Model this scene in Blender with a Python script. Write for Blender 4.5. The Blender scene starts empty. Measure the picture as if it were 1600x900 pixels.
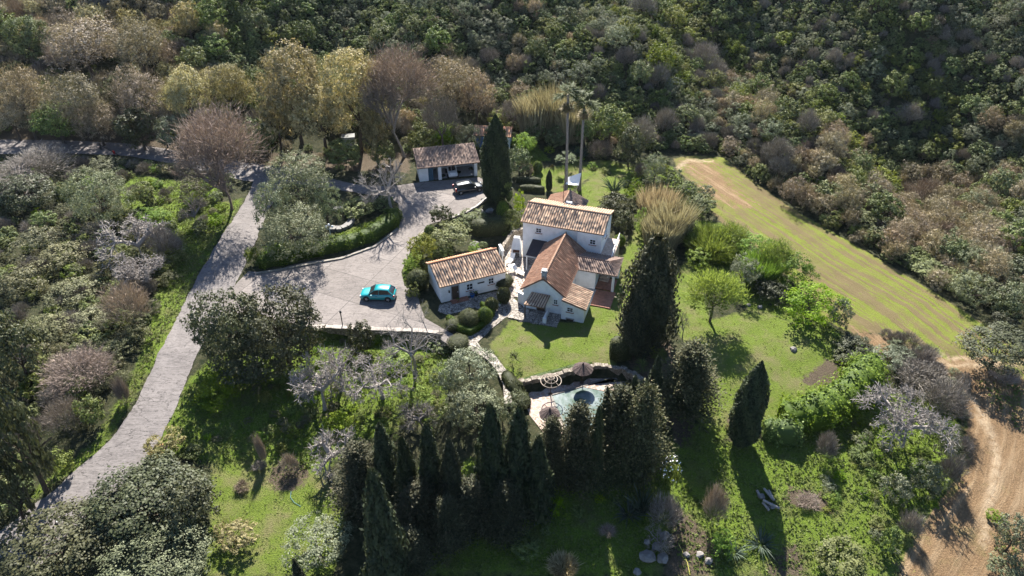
import bpy, math, random
import numpy as np
from mathutils import Vector, Matrix

R = math.radians
HAZE = 0.00004
SC = bpy.context.scene
COL = SC.collection

# ---------------------------------------------------------------- camera, sky, sun, exposure
PITCH = R(36); FOC = 1150.0; CAMH = 52.0
cam_d = bpy.data.cameras.new('camera'); cam = bpy.data.objects.new('camera', cam_d); COL.objects.link(cam)
cam.location = (0, 0, CAMH); cam.rotation_euler = (R(90) - PITCH, 0, 0)
cam_d.sensor_width = 36; cam_d.lens = 36 * FOC / 1600; cam_d.clip_start = 0.5; cam_d.clip_end = 9000
SC.camera = cam

SUN_EL = R(41); SUN_AZ = R(-2)
world = bpy.data.worlds.new('World'); SC.world = world; world.use_nodes = True
_n = world.node_tree.nodes; _l = world.node_tree.links
_bg = _n['Background']; _bg.inputs['Strength'].default_value = 0.066
_sky = _n.new('ShaderNodeTexSky'); _sky.sky_type = 'NISHITA'; _sky.sun_disc = False
_sky.sun_elevation = SUN_EL; _sky.sun_rotation = SUN_AZ; _sky.altitude = 300; _sky.air_density = 1.0; _sky.dust_density = 0.3; _sky.ozone_density = 4.0
_l.new(_sky.outputs[0], _bg.inputs['Color'])
sun_d = bpy.data.lights.new('sun', 'SUN'); sun = bpy.data.objects.new('sun', sun_d); COL.objects.link(sun)
sun_d.energy = 5.0; sun_d.angle = R(0.53); sun_d.color = (1.0, 0.95, 0.87)
sun.rotation_euler = (-(R(90) - SUN_EL), 0, -SUN_AZ)
SC.view_settings.view_transform = 'Standard'; SC.view_settings.look = 'None'
SC.view_settings.exposure = 1.72; SC.view_settings.gamma = 1.0; SC.view_settings.use_curve_mapping = False
SC.cycles.max_bounces = 6; SC.cycles.diffuse_bounces = 3; SC.cycles.glossy_bounces = 2
SC.cycles.transmission_bounces = 4; SC.cycles.transparent_max_bounces = 4; SC.cycles.volume_bounces = 0
SC.cycles.use_denoising = True
SC.cycles.sample_clamp_indirect = 4

# ---------------------------------------------------------------- terrain height and picking
CT, ST = math.cos(PITCH), math.sin(PITCH)
def ray(px, py):
    u = (px - 800) / FOC; v = (py - 450) / FOC
    return u, CT - v * ST, -(ST + v * CT)
def flat(px, py, z=0.0):
    dx, dy, dz = ray(px, py); t = (z - CAMH) / dz
    return dx * t, dy * t
def sstep(a, b, x):
    t = np.clip((x - a) / (b - a), 0, 1); return t * t * (3 - 2 * t)

_hl = [(-150, 225), (0, 212), (200, 220), (340, 244), (430, 256), (600, 252), (700, 222), (800, 225), (880, 238),
       (1000, 240), (1060, 240), (1130, 243), (1240, 325), (1380, 405), (1530, 490), (1640, 520)]
_hp = np.array([flat(*p) for p in _hl]); _hp = np.vstack([[-400, _hp[0, 1] + 5], _hp, [90, 52], [400, 10]])
_o = np.argsort(_hp[:, 0]); HLX, HLY = _hp[_o, 0], _hp[_o, 1]

def inpoly(x, y, poly):
    x = np.asarray(x, float); y = np.asarray(y, float); r = np.zeros(x.shape, bool)
    n = len(poly)
    for i in range(n):
        x0, y0 = poly[i]; x1, y1 = poly[(i + 1) % n]
        if y0 == y1: continue
        c = ((y0 > y) != (y1 > y)) & (x < (x1 - x0) * (y - y0) / (y1 - y0) + x0)
        r ^= c
    return r
def polydist(x, y, pl, closed=False):
    x = np.asarray(x, float); y = np.asarray(y, float); d = np.full(x.shape, 1e9)
    n = len(pl) if closed else len(pl) - 1
    for i in range(n):
        ax, ay = pl[i]; bx, by = pl[(i + 1) % len(pl)]
        L = (bx - ax) ** 2 + (by - ay) ** 2 + 1e-9
        t = np.clip(((x - ax) * (bx - ax) + (y - ay) * (by - ay)) / L, 0, 1)
        d = np.minimum(d, np.hypot(x - ax - t * (bx - ax), y - ay - t * (by - ay)))
    return d

POOLZ = -1.25
POOL_ZONE = [flat(px, py, z) for px, py, z in ((808, 604, 0), (850, 594, 0), (905, 580, 0), (950, 575, 0), (985, 583, 0), (1003, 600, 0))] + \
            [flat(px, py, POOLZ) for px, py in ((1010, 690), (930, 712), (860, 690), (828, 650), (818, 625))]
WALLLINE = [flat(px, py) for px, py in ((470, 511), (520, 512), (600, 516), (660, 518), (692, 522))]
LOWZ = -1.3
def H(x, y):
    x = np.asarray(x, float); y = np.asarray(y, float)
    z = -0.10 * np.clip(60 - y, 0, 60)
    # lower garden under the drive's retaining wall
    wy = np.interp(x, [p[0] for p in WALLLINE], [p[1] for p in WALLLINE])
    low = (1 - sstep(wy - 0.35, wy - 0.05, y)) * sstep(-33, -25, x) * (1 - sstep(-7.5, -5.5, x))
    z = z + low * LOWZ * sstep(30, 55, y)
    # pool terrace
    d = polydist(x, y, POOL_ZONE, True); ins = inpoly(x, y, POOL_ZONE)
    w = np.where(ins, 1.0, 1 - sstep(0, 2.5, d) ) * np.where(ins, 1, (y < 54))
    z = z * (1 - w) + POOLZ * w
    # hills
    s = y - np.interp(x, HLX, HLY)
    sp = np.clip(s, 0, None)
    wr = sstep(18, 62, x)
    left = 0.40 * sp - 0.25 * 8 * (1 - np.exp(-sp / 8)) 
    right = -0.07 * sp + 0.42 * np.clip(sp - 42, 0, None) ** 1.0 * sstep(40, 60, sp)
    hill = left * (1 - wr) + right * wr
    amp = sstep(2, 35, s)
    hill = hill + amp * (3.6 * np.sin(x / 12.5 + y / 23.0 + 1) + 2.0 * np.sin(x / 6.3 - y / 9.0) + 1.5 * np.sin(y / 7.1 + x / 15.0 + 2))
    hill = np.where(hill > 50, 50 + 25 * (1 - np.exp(-(hill - 50) / 25)), hill)
    z = z + hill
    out = np.clip(20 - y, 0, None)
    return z - 0.02 * out
def Hs(x, y): return float(H(np.array([x]), np.array([y]))[0])
def pick(px, py, up=0.0):
    """ground point whose position raised by `up` metres is seen along the ray of photo pixel (px, py)"""
    dx, dy, dz = ray(px, py)
    t = np.linspace(25, 420, 1600)
    z = CAMH + dz * t; h = H(dx * t, dy * t) + up
    i = np.argmax(z < h)
    if z[i] >= h[i]: i = len(t) - 1
    a, b = t[max(i - 1, 0)], t[i]
    fa, fb = (CAMH + dz * a - Hs(dx * a, dy * a) - up), (CAMH + dz * b - Hs(dx * b, dy * b) - up)
    tt = a + (b - a) * (fa / (fa - fb) if abs(fa - fb) > 1e-9 else 0.5)
    x, y = dx * tt, dy * tt
    return x, y, Hs(x, y)
def proj(x, y, z):
    d = CAMH - z; zc = y * CT + d * ST
    return 800 + FOC * x / zc, 450 + FOC * (d * CT - y * ST) / zc, zc

# ---------------------------------------------------------------- mesh and object helpers
def tag(o, label=None, cat=None, group=None, kind=None):
    if label: o['label'] = label
    if cat: o['category'] = cat
    if group: o['group'] = group
    if kind: o['kind'] = kind
    return o
def empty(name, loc, rz=0.0, label=None, cat=None, group=None):
    o = bpy.data.objects.new(name, None); COL.objects.link(o); o.empty_display_size = 0.3
    o.location = loc; o.rotation_euler = (0, 0, rz)
    return tag(o, label, cat, group)
def link(name, me, parent=None, loc=(0, 0, 0)):
    o = bpy.data.objects.new(name, me); COL.objects.link(o); o.location = loc
    if parent is not None: o.parent = parent
    return o
def np_mesh(name, V, Fc, mat, smooth=False, attrs=None):
    """uniform-size faces, fast"""
    me = bpy.data.meshes.new(name); V = np.asarray(V, np.float32); Fc = np.asarray(Fc, np.int32); k = Fc.shape[1]
    me.vertices.add(len(V)); me.vertices.foreach_set('co', V.ravel())
    me.loops.add(Fc.size); me.loops.foreach_set('vertex_index', Fc.ravel())
    me.polygons.add(len(Fc)); me.polygons.foreach_set('loop_start', np.arange(0, Fc.size, k, dtype=np.int32))
    me.update(calc_edges=True)
    if smooth: me.polygons.foreach_set('use_smooth', np.ones(len(Fc), bool))
    for an, (dom, arr) in (attrs or {}).items():
        a = me.attributes.new(an, 'FLOAT', dom); a.data.foreach_set('value', np.asarray(arr, np.float32))
    me.materials.append(mat); me.validate()
    return me
class MB:
    def __init__(s): s.v = []; s.f = []
    def add(s, vs, fs):
        o = len(s.v); s.v += [tuple(v) for v in vs]; s.f += [tuple(i + o for i in f) for f in fs]; return s
    def box(s, x0, x1, y0, y1, z0, z1, rz=0, c=None):
        vs = [(x, y, z) for z in (z0, z1) for x, y in ((x0, y0), (x1, y0), (x1, y1), (x0, y1))]
        if rz:
            cx, cy = c or ((x0 + x1) / 2, (y0 + y1) / 2); ca, sa = math.cos(rz), math.sin(rz)
            vs = [(cx + (x - cx) * ca - (y - cy) * sa, cy + (x - cx) * sa + (y - cy) * ca, z) for x, y, z in vs]
        return s.add(vs, [(3, 2, 1, 0), (4, 5, 6, 7), (0, 1, 5, 4), (1, 2, 6, 5), (2, 3, 7, 6), (3, 0, 4, 7)])
    def prism(s, pts, z0, z1):
        n = len(pts); vs = [(p[0], p[1], z0) for p in pts] + [(p[0], p[1], z1) for p in pts]
        return s.add(vs, [tuple(range(n))[::-1], tuple(range(n, 2 * n))] + [(i, (i + 1) % n, (i + 1) % n + n, i + n) for i in range(n)])
    def tube(s, pts, rads, n=6, cap=True):
        pts = [Vector(p) for p in pts]
        if not hasattr(rads, '__len__'): rads = [rads] * len(pts)
        vs = []; fs = []
        for i, p in enumerate(pts):
            d = (pts[min(i + 1, len(pts) - 1)] - pts[max(i - 1, 0)])
            d = d.normalized() if d.length > 1e-9 else Vector((0, 0, 1))
            a = Vector((1, 0, 0)) if abs(d.x) < 0.8 else Vector((0, 1, 0))
            u = d.cross(a).normalized(); w = d.cross(u)
            for k in range(n):
                t = 2 * math.pi * k / n; vs.append(p + (u * math.cos(t) + w * math.sin(t)) * rads[i])
        for i in range(len(pts) - 1):
            for k in range(n):
                fs.append((i * n + k, i * n + (k + 1) % n, (i + 1) * n + (k + 1) % n, (i + 1) * n + k))
        if cap: fs.append(tuple(range(n))[::-1]); fs.append(tuple(range(len(pts) * n - n, len(pts) * n)))
        return s.add(vs, fs)
    def lathe(s, prof, n=16, c=(0, 0, 0)):
        vs = []; fs = []
        for r, z in prof:
            for k in range(n):
                t = 2 * math.pi * k / n; vs.append((c[0] + r * math.cos(t), c[1] + r * math.sin(t), c[2] + z))
        for i in range(len(prof) - 1):
            for k in range(n): fs.append((i * n + k, i * n + (k + 1) % n, (i + 1) * n + (k + 1) % n, (i + 1) * n + k))
        fs.append(tuple(range(n))[::-1]); fs.append(tuple(range((len(prof) - 1) * n, len(prof) * n)))
        return s.add(vs, fs)
    def mesh(s, name, mat, smooth=False, bevel=0):
        me = bpy.data.meshes.new(name); me.from_pydata(s.v, [], s.f); me.materials.append(mat); me.update()
        import bmesh
        bm = bmesh.new(); bm.from_mesh(me); bmesh.ops.recalc_face_normals(bm, faces=bm.faces)
        if bevel: bmesh.ops.bevel(bm, geom=list(bm.edges), offset=bevel, segments=1, affect='EDGES')
        bm.to_mesh(me); bm.free()
        if smooth: me.polygons.foreach_set('use_smooth', [True] * len(me.polygons))
        return me
    def build(s, name, mat, parent=None, smooth=False, loc=(0, 0, 0), bevel=0):
        return link(name, s.mesh(name, mat, smooth, bevel), parent, loc)

# ---------------------------------------------------------------- materials
def newmat(name):
    m = bpy.data.materials.new(name); m.use_nodes = True; nt = m.node_tree
    for n in list(nt.nodes): nt.nodes.remove(n)
    out = nt.nodes.new('ShaderNodeOutputMaterial'); return m, nt, out
class NT:
    """tiny node helper"""
    def __init__(s, nt): s.nt = nt
    def n(s, t, **kw):
        nd = s.nt.nodes.new(t)
        for k, v in kw.items(): setattr(nd, k, v)
        return nd
    def set(s, sock, v):
        if isinstance(v, bpy.types.NodeSocket): s.nt.links.new(v, sock)
        elif isinstance(v, bpy.types.Node): s.nt.links.new(v.outputs[0], sock)
        else:
            if hasattr(sock.default_value, '__len__') and len(sock.default_value) == 4 and len(v) == 3: v = (*v, 1)
            sock.default_value = v
    def math(s, op, a, b=0.0, c=None, clamp=False):
        nd = s.n('ShaderNodeMath', operation=op, use_clamp=clamp); s.set(nd.inputs[0], a); s.set(nd.inputs[1], b)
        if c is not None: s.set(nd.inputs[2], c)
        return nd.outputs[0]
    def mix(s, f, a, b, bt='MIX'):
        nd = s.n('ShaderNodeMix', data_type='RGBA', blend_type=bt); s.set(nd.inputs[0], f); s.set(nd.inputs[6], a); s.set(nd.inputs[7], b)
        return nd.outputs[2]
    def noise(s, scale, det=3, rough=0.55, vec=None, dist=0.0, out='Fac'):
        nd = s.n('ShaderNodeTexNoise'); nd.inputs['Scale'].default_value = scale; nd.inputs['Detail'].default_value = det
        nd.inputs['Roughness'].default_value = rough; nd.inputs['Distortion'].default_value = dist
        if vec is not None: s.set(nd.inputs['Vector'], vec)
        return nd.outputs[out]
    def ramp(s, f, lo, hi):
        nd = s.n('ShaderNodeMapRange', clamp=True); s.set(nd.inputs[0], f); s.set(nd.inputs[1], lo); s.set(nd.inputs[2], hi); return nd.outputs[0]
    def attr(s, name): return s.n('ShaderNodeAttribute', attribute_name=name).outputs['Fac']
    def bsdf(s, col, rough=0.8, spec=0.3, metal=0.0, bump=None, bstr=0.5, bdist=0.05):
        b = s.n('ShaderNodeBsdfPrincipled'); s.set(b.inputs['Base Color'], col); s.set(b.inputs['Roughness'], rough)
        b.inputs['Specular IOR Level'].default_value = spec; b.inputs['Metallic'].default_value = metal
        if bump is not None:
            bn = s.n('ShaderNodeBump'); bn.inputs['Strength'].default_value = bstr; bn.inputs['Distance'].default_value = bdist
            s.set(bn.inputs['Height'], bump); s.nt.links.new(bn.outputs[0], b.inputs['Normal'])
        return b
def simple(name, col, rough=0.7, spec=0.3, metal=0.0, var=0.15, scale=3.0, bump=0.0):
    m, nt, out = newmat(name); t = NT(nt)
    pos = t.n('ShaderNodeNewGeometry').outputs['Position']
    nz = t.noise(scale, 4, 0.6, pos)
    c = t.mix(t.ramp(nz, 0.3, 0.7), tuple(x * (1 - var) for x in col), tuple(min(1, x * (1 + var)) for x in col))
    b = t.bsdf(c, rough, spec, metal, t.noise(scale * 8, 3, 0.6, pos) if bump else None, bump, 0.03)
    nt.links.new(b.outputs[0], out.inputs[0]); return m

def leafmat(name, dark, light, trans=0.35, rough=0.65, spec=0.22, huevar=0.04, tip=None):
    m, nt, out = newmat(name); t = NT(nt)
    v = t.attr('v'); oi = t.n('ShaderNodeObjectInfo')
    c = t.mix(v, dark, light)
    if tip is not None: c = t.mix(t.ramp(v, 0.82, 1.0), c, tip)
    hsv = t.n('ShaderNodeHueSaturation'); t.set(hsv.inputs['Color'], c)
    rnd = oi.outputs['Random']
    t.set(hsv.inputs['Hue'], t.math('ADD', t.math('MULTIPLY', rnd, huevar), 0.5 - huevar / 2))
    r2 = t.math('FRACT', t.math('MULTIPLY', rnd, 7.31))
    t.set(hsv.inputs['Value'], t.math('ADD', t.math('MULTIPLY', r2, 0.5), 0.75))
    t.set(hsv.inputs['Saturation'], t.math('ADD', t.math('MULTIPLY', t.math('FRACT', t.math('MULTIPLY', rnd, 13.7)), 0.3), 0.85))
    col = hsv.outputs[0]
    b = t.bsdf(col, rough, spec)
    tr = t.n('ShaderNodeBsdfTranslucent'); t.set(tr.inputs['Color'], t.mix(1.0, col, (1.15, 1.15, 0.8), 'MULTIPLY'))
    mx = t.n('ShaderNodeMixShader'); mx.inputs[0].default_value = trans
    nt.links.new(b.outputs[0], mx.inputs[1]); nt.links.new(tr.outputs[0], mx.inputs[2]); nt.links.new(mx.outputs[0], out.inputs[0])
    return m

LEAF = {
 'evergreen': leafmat('leaf_evergreen', (0.032, 0.048, 0.017), (0.23, 0.265, 0.095), 0.2),
 'bright':    leafmat('leaf_bright', (0.07, 0.13, 0.014), (0.26, 0.35, 0.05), 0.42),
 'olive':     leafmat('leaf_olive', (0.048, 0.060, 0.032), (0.26, 0.28, 0.165), 0.2, 0.6, 0.25),
 'dark':      leafmat('leaf_dark', (0.020, 0.027, 0.012), (0.12, 0.125, 0.056), 0.2, 0.6, 0.28),
 'tan':       leafmat('leaf_tan', (0.075, 0.062, 0.040), (0.43, 0.35, 0.24), 0.2),
 'yellow':    leafmat('leaf_yellow', (0.085, 0.085, 0.034), (0.50, 0.42, 0.22), 0.25),
 'lime':      leafmat('leaf_lime', (0.05, 0.070, 0.016), (0.25, 0.27, 0.07), 0.28),
 'cypress':   leafmat('leaf_cypress', (0.015, 0.024, 0.012), (0.058, 0.070, 0.030), 0.15),
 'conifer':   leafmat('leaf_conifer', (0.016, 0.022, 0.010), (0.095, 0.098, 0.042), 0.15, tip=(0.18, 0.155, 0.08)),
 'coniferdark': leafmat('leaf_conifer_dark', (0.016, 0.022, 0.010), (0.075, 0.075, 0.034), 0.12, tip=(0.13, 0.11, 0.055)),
 'twig':      leafmat('twig_grey', (0.10, 0.088, 0.075), (0.30, 0.265, 0.225), 0.05, 0.8, 0.2, 0.03),
 'silver':    leafmat('twig_silver', (0.18, 0.16, 0.155), (0.36, 0.33, 0.31), 0.0, 0.8, 0.2, 0.02),
 'pinktwig':  leafmat('twig_pink', (0.12, 0.092, 0.075), (0.36, 0.28, 0.22), 0.08, 0.8, 0.2, 0.02),
 'bramble':   leafmat('leaf_bramble', (0.050, 0.055, 0.024), (0.25, 0.24, 0.13), 0.25),
 'hedge':     leafmat('leaf_hedge', (0.045, 0.078, 0.013), (0.17, 0.23, 0.045), 0.35, huevar=.01),
 'mosshedge': leafmat('leaf_mosshedge', (0.035, 0.042, 0.014), (0.11, 0.115, 0.045), 0.25, huevar=.01),
 'orange':    leafmat('leaf_orange', (0.07, 0.075, 0.025), (0.26, 0.21, 0.06), 0.3, tip=(0.42, 0.19, 0.06)),
 'cane':      leafmat('leaf_cane', (0.18, 0.145, 0.08), (0.50, 0.42, 0.27), 0.25),
 'palm':      leafmat('leaf_palm', (0.04, 0.06, 0.02), (0.17, 0.20, 0.075), 0.25, 0.6, 0.2),
 'palmdry':   leafmat('leaf_palmdry', (0.17, 0.115, 0.055), (0.34, 0.26, 0.14), 0.2),
 'weed':      leafmat('leaf_weed', (0.06, 0.09, 0.016), (0.17, 0.225, 0.035), 0.35),
 'weedpale':  leafmat('leaf_weedpale', (0.10, 0.12, 0.04), (0.27, 0.26, 0.12), 0.35),
 'agave':     leafmat('leaf_agave', (0.035, 0.055, 0.035), (0.10, 0.13, 0.09), 0.05, 0.6, 0.25),
}
BARK = simple('bark_brown', (0.085, 0.065, 0.05), 0.9, 0.2, var=0.4, scale=6, bump=0.6)
BARKG = simple('bark_grey', (0.20, 0.175, 0.155), 0.9, 0.2, var=0.35, scale=6, bump=0.6)
BARKW = simple('bark_silver', (0.28, 0.25, 0.225), 0.9, 0.2, var=0.3, scale=6, bump=0.4)
CORE = simple('inner_foliage', (0.012, 0.018, 0.009), 1.0, 0.0, var=0.3)

# ---------------------------------------------------------------- foliage generators (prototype meshes, shared by copies)
def unit(a): return a / (np.linalg.norm(a, axis=1, keepdims=True) + 1e-9)
def cards(rng, P, N, L, W, v, curl=0.0, long=None):
    """one quad per point: centre P, normal N, length L, width W"""
    n = len(P); t = unit(np.cross(N, rng.normal(size=(n, 3)))) if long is None else unit(long - N * np.sum(long * N, 1, keepdims=True))
    b = np.cross(N, t); L = np.broadcast_to(np.asarray(L).reshape(-1, 1), (n, 1)); W = np.broadcast_to(np.asarray(W).reshape(-1, 1), (n, 1))
    q = np.stack([P - t * L / 2 - b * W * 0.32, P - t * L * 0.05 - b * W / 2 + N * curl * L, P + t * L / 2, P - t * L * 0.05 + b * W / 2 + N * curl * L], 1)
    q[:, 0] = P - t * L / 2
    return q.reshape(-1, 3), np.arange(4 * n).reshape(n, 4), v
def merge(parts):
    V = []; Fc = []; v = []; o = 0
    for a, f, c in parts: V.append(a); Fc.append(f + o); v.append(c); o += len(a)
    return np.vstack(V), np.vstack(Fc), np.concatenate(v)

def crown_round(rng, Rr, Hh, leaf, ncl, per, cl=0.28, rag=0.25, wl=0.75, up=0.35, low=-0.55, inner=0.22, lobes=5):
    """ragged crown of leaf clumps; centre at the origin, radius Rr, half height Hh"""
    n = ncl
    u = unit(rng.normal(size=(n * 3, 3))); u = u[u[:, 2] > low][:n]; n = len(u)
    lob = unit(rng.normal(size=(lobes, 3))); lw = rng.uniform(0.5, 1.0, lobes)
    bump = np.max(np.clip((u @ lob.T), 0, 1) ** 4 * lw, axis=1)
    rad = (1 - rag) + rag * bump * 1.3 + rng.normal(0, 0.06, n)
    rad[rng.random(n) < inner] *= 0.6
    C = u * rad[:, None] * np.array([Rr, Rr, Hh])
    cr = cl * Rr * rng.uniform(0.55, 1.15, n)
    k = per; idx = np.repeat(np.arange(n), k)
    d = unit(rng.normal(size=(n * k, 3))); rr = rng.random(n * k) ** 0.45
    P = C[idx] + d * (cr[idx] * rr)[:, None] * np.array([1, 1, 0.7])
    N = unit(d * 0.7 + u[idx] * 0.5 + np.array([0, 0, up]) + rng.normal(0, 0.45, (n * k, 3)))
    cv = rng.random(n)
    v = np.clip(cv[idx] * 0.55 + rng.random(n * k) * 0.45, 0, 1)
    s = leaf * rng.uniform(0.6, 1.35, n * k)
    return cards(rng, P, N, s, s * wl, v)

def twig_crown(rng, Rr, Hh, nbr, per, tl=0.6, tw=0.02, leafn=0, leaf=0.2, spread=1.0):
    """fine twigs radiating through a rounded crown, with a few leaves"""
    u = unit(rng.normal(size=(nbr * 3, 3)) * np.array([1, 1, 1])); u = u[u[:, 2] > -0.35][:nbr]; n = len(u)
    rad = rng.uniform(0.35, 1.0, n) ** 0.6
    lob = unit(rng.normal(size=(7, 3))); rad = rad * (.72 + .38 * np.max(np.clip(u @ lob.T, 0, 1) ** 3, axis=1))
    C = u * rad[:, None] * np.array([Rr, Rr, Hh])
    idx = np.repeat(np.arange(n), per)
    P = C[idx] + rng.normal(0, 0.13 * Rr, (n * per, 3))
    D = unit(unit(P + np.array([0, 0, Hh * .9])) + rng.normal(0, 0.28 if Rr < 2 else .42, (n * per, 3)) + np.array([0, 0, 0.1]))
    N = unit(np.cross(D, rng.normal(size=D.shape)))
    parts = [cards(rng, P, N, tl * rng.uniform(0.5, 1.4, n * per), tw * rng.uniform(0.6, 1.6, n * per), rng.random(n * per), long=D)]
    if leafn:
        i2 = rng.integers(0, n, leafn); P2 = C[i2] + rng.normal(0, 0.15 * Rr, (leafn, 3))
        s = leaf * rng.uniform(0.5, 1.3, leafn)
        parts.append(cards(rng, P2, unit(rng.normal(size=(leafn, 3)) + np.array([0, 0, .5])), s, s * .7, rng.random(leafn)))
    return merge(parts)

def spindle(rng, Rr, Hh, leaf, n, prof, rag=0.08, out=0.6):
    """column of upright sprays following a radius profile; centre at the origin"""
    z = rng.random(n * 2); keep = rng.random(n * 2) < (0.25 + 0.75 * prof(z)); z = z[keep][:n]; n = len(z)
    a = rng.uniform(0, 2 * np.pi, n)
    lob = 1 + rag * (np.sin(a * 3 + z * 9) + np.sin(a * 7 - z * 21) * 0.6 + rng.normal(0, 0.6, n))
    r = prof(z) * Rr * lob * np.where(rng.random(n) < 0.75, 1, rng.uniform(0.7, 1, n))
    rad = np.stack([np.cos(a), np.sin(a), np.zeros(n)], 1)
    P = rad * r[:, None]; P[:, 2] = (z * 2 - 1) * Hh
    N = unit(rad * out + rng.normal(0, 0.35, (n, 3)) + np.array([0, 0, 0.25]))
    D = unit(rad * 0.3 + np.array([0, 0, 1.0]) + rng.normal(0, 0.25, (n, 3)))
    v = np.clip(0.5 * rng.random(n) + 0.5 * (0.5 + 0.5 * np.sin(a * 5 + z * 17 + 2)), 0, 1)
    s = leaf * rng.uniform(0.7, 1.5, n)
    return cards(rng, P, N, s, s * 0.45, v, long=D)
def solid(rng, prof, Rr, Hh, nz=14, na=12, k=0.86):
    zs = np.linspace(0, 1, nz); V = []; Fq = []
    for z in zs:
        for j in range(na):
            a = 2 * np.pi * j / na; r = max(0.02, float(prof(np.array([z]))[0])) * Rr * k
            V.append((r * math.cos(a), r * math.sin(a), (z * 2 - 1) * Hh * 0.97))
    for i in range(nz - 1):
        for j in range(na): Fq.append((i * na + j, i * na + (j + 1) % na, (i + 1) * na + (j + 1) % na, (i + 1) * na + j))
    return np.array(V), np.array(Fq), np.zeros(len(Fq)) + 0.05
PROF_CY = lambda z: np.clip(np.minimum(1, (z / 0.16 + 0.001)) ** 0.45, 0, 1) * np.clip(1 - np.clip((z - 0.45) / 0.55, 0, 1) ** 2.3, 0.03, 1)
PROF_CONE = lambda z: np.clip(np.minimum(1, z / 0.1) ** 0.5, 0, 1) * np.clip(1.02 - z, 0.02, 1) ** 0.62

PROF_PT = lambda z: np.clip(np.minimum(1, z / 0.12) ** 0.5, 0, 1) * np.clip(1.02 - z, 0.02, 1) ** 0.95
def conifer_broad(rng, Rr, Hh, nb=90, per=34, leaf=0.30):
    """cypress with loose, reaching sprays"""
    parts = [solid(rng, PROF_PT, Rr, Hh, k=0.5)]
    z = rng.random(nb) ** 1.2; a = rng.uniform(0, 2 * np.pi, nb)
    r = (PROF_PT(z) * .92 + .08) * Rr * rng.uniform(0.65, 1.3, nb)
    P = []; N = []; D = []; v = []
    for i in range(nb):
        dv = np.array([math.cos(a[i]), math.sin(a[i]), 0.35]); base = np.array([0, 0, (z[i] * 2 - 1) * Hh - 0.15 * r[i]])
        t = rng.uniform(0.35, 1.0, per)[:, None]
        wob = rng.normal(0, 0.10 * Rr + 0.08, (per, 3)) * (0.45 + t * .6)
        P.append(base + dv * r[i] * t + np.array([0, 0, 0.10]) * r[i] * t ** 2 + wob)
        D.append(unit(dv + rng.normal(0, 0.35, (per, 3)) + np.array([0, 0, .3]))); N.append(unit(rng.normal(0, 0.6, (per, 3)) + np.array([0, 0, .8])))
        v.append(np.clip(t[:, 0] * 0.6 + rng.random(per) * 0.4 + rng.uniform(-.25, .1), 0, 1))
    P = np.vstack(P); s = leaf * rng.uniform(0.6, 1.5, len(P))
    parts.append(cards(rng, P, np.vstack(N), s, s * 0.5, np.concatenate(v), long=np.vstack(D)))
    return merge(parts)

def blades(rng, Rr, Hh, n, w=0.05, lean=0.35, tuft=True, droop=0.25):
    """upright blades or canes rising from a patch of ground; origin at the centre of the clump"""
    a = rng.uniform(0, 2 * np.pi, n); r = np.sqrt(rng.random(n)) * Rr * (0.35 if tuft else 0.95)
    B = np.stack([np.cos(a) * r, np.sin(a) * r, np.full(n, -Hh)], 1)
    out = np.stack([np.cos(a), np.sin(a), np.zeros(n)], 1) * (lean * rng.uniform(0.2, 1.3, n))[:, None] + rng.normal(0, 0.10, (n, 3)) * np.array([1, 1, 0])
    L = 2 * Hh * rng.uniform(0.35, 1.08, n)
    M = B + (out * 0.4 + np.array([0, 0, 0.62])) * L[:, None]
    T = B + (out + np.array([0, 0, 1.0 - droop * 0.3])) * L[:, None]
    side = unit(np.cross(T - B, rng.normal(size=(n, 3)))) * w * rng.uniform(.6, 1.4, n)[:, None]
    V = np.stack([B - side * .5, M - side, T, M + side], 1).reshape(-1, 3)
    return V, np.arange(4 * n).reshape(n, 4), rng.random(n)

def frond_head(rng, Rr, n=34, per=16, leaf=0.5, fan=True, lo=-0.9, hi=1.1, wk=0.16):
    """palm head: fronds made of narrow leaflets"""
    P = []; D = []; v = []; S = []
    for i in range(n):
        a = rng.uniform(0, 2 * np.pi); e = rng.uniform(lo, hi); c = rng.random()
        d = np.array([math.cos(a) * math.cos(e), math.sin(a) * math.cos(e), math.sin(e)])
        for k in range(per):
            t = rng.uniform(0.45, 1.0) if fan else (k + 1) / per
            sd = np.cross(d, (0, 0, 1)); sd /= np.linalg.norm(sd) + 1e-6
            sp = rng.uniform(-1, 1)
            p = d * Rr * t + sd * sp * (0.22 if fan else 0.14) * Rr * (t if fan else math.sin(math.pi * min(t, .98)) + .1) - np.array([0, 0, 1]) * (t ** 2) * 0.28 * Rr
            P.append(p); D.append(d + sd * sp * 0.9 - np.array([0, 0, 0.5 * t])); v.append(0.5 * c + 0.5 * rng.random()); S.append(leaf * rng.uniform(.7, 1.3))
    P = np.array(P); D = unit(np.array(D)); N = unit(rng.normal(0, .35, P.shape) + np.array([0, 0, 1.0])); S = np.array(S)
    return cards(rng, P, N, S, S * wk, np.array(v), long=D)

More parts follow.
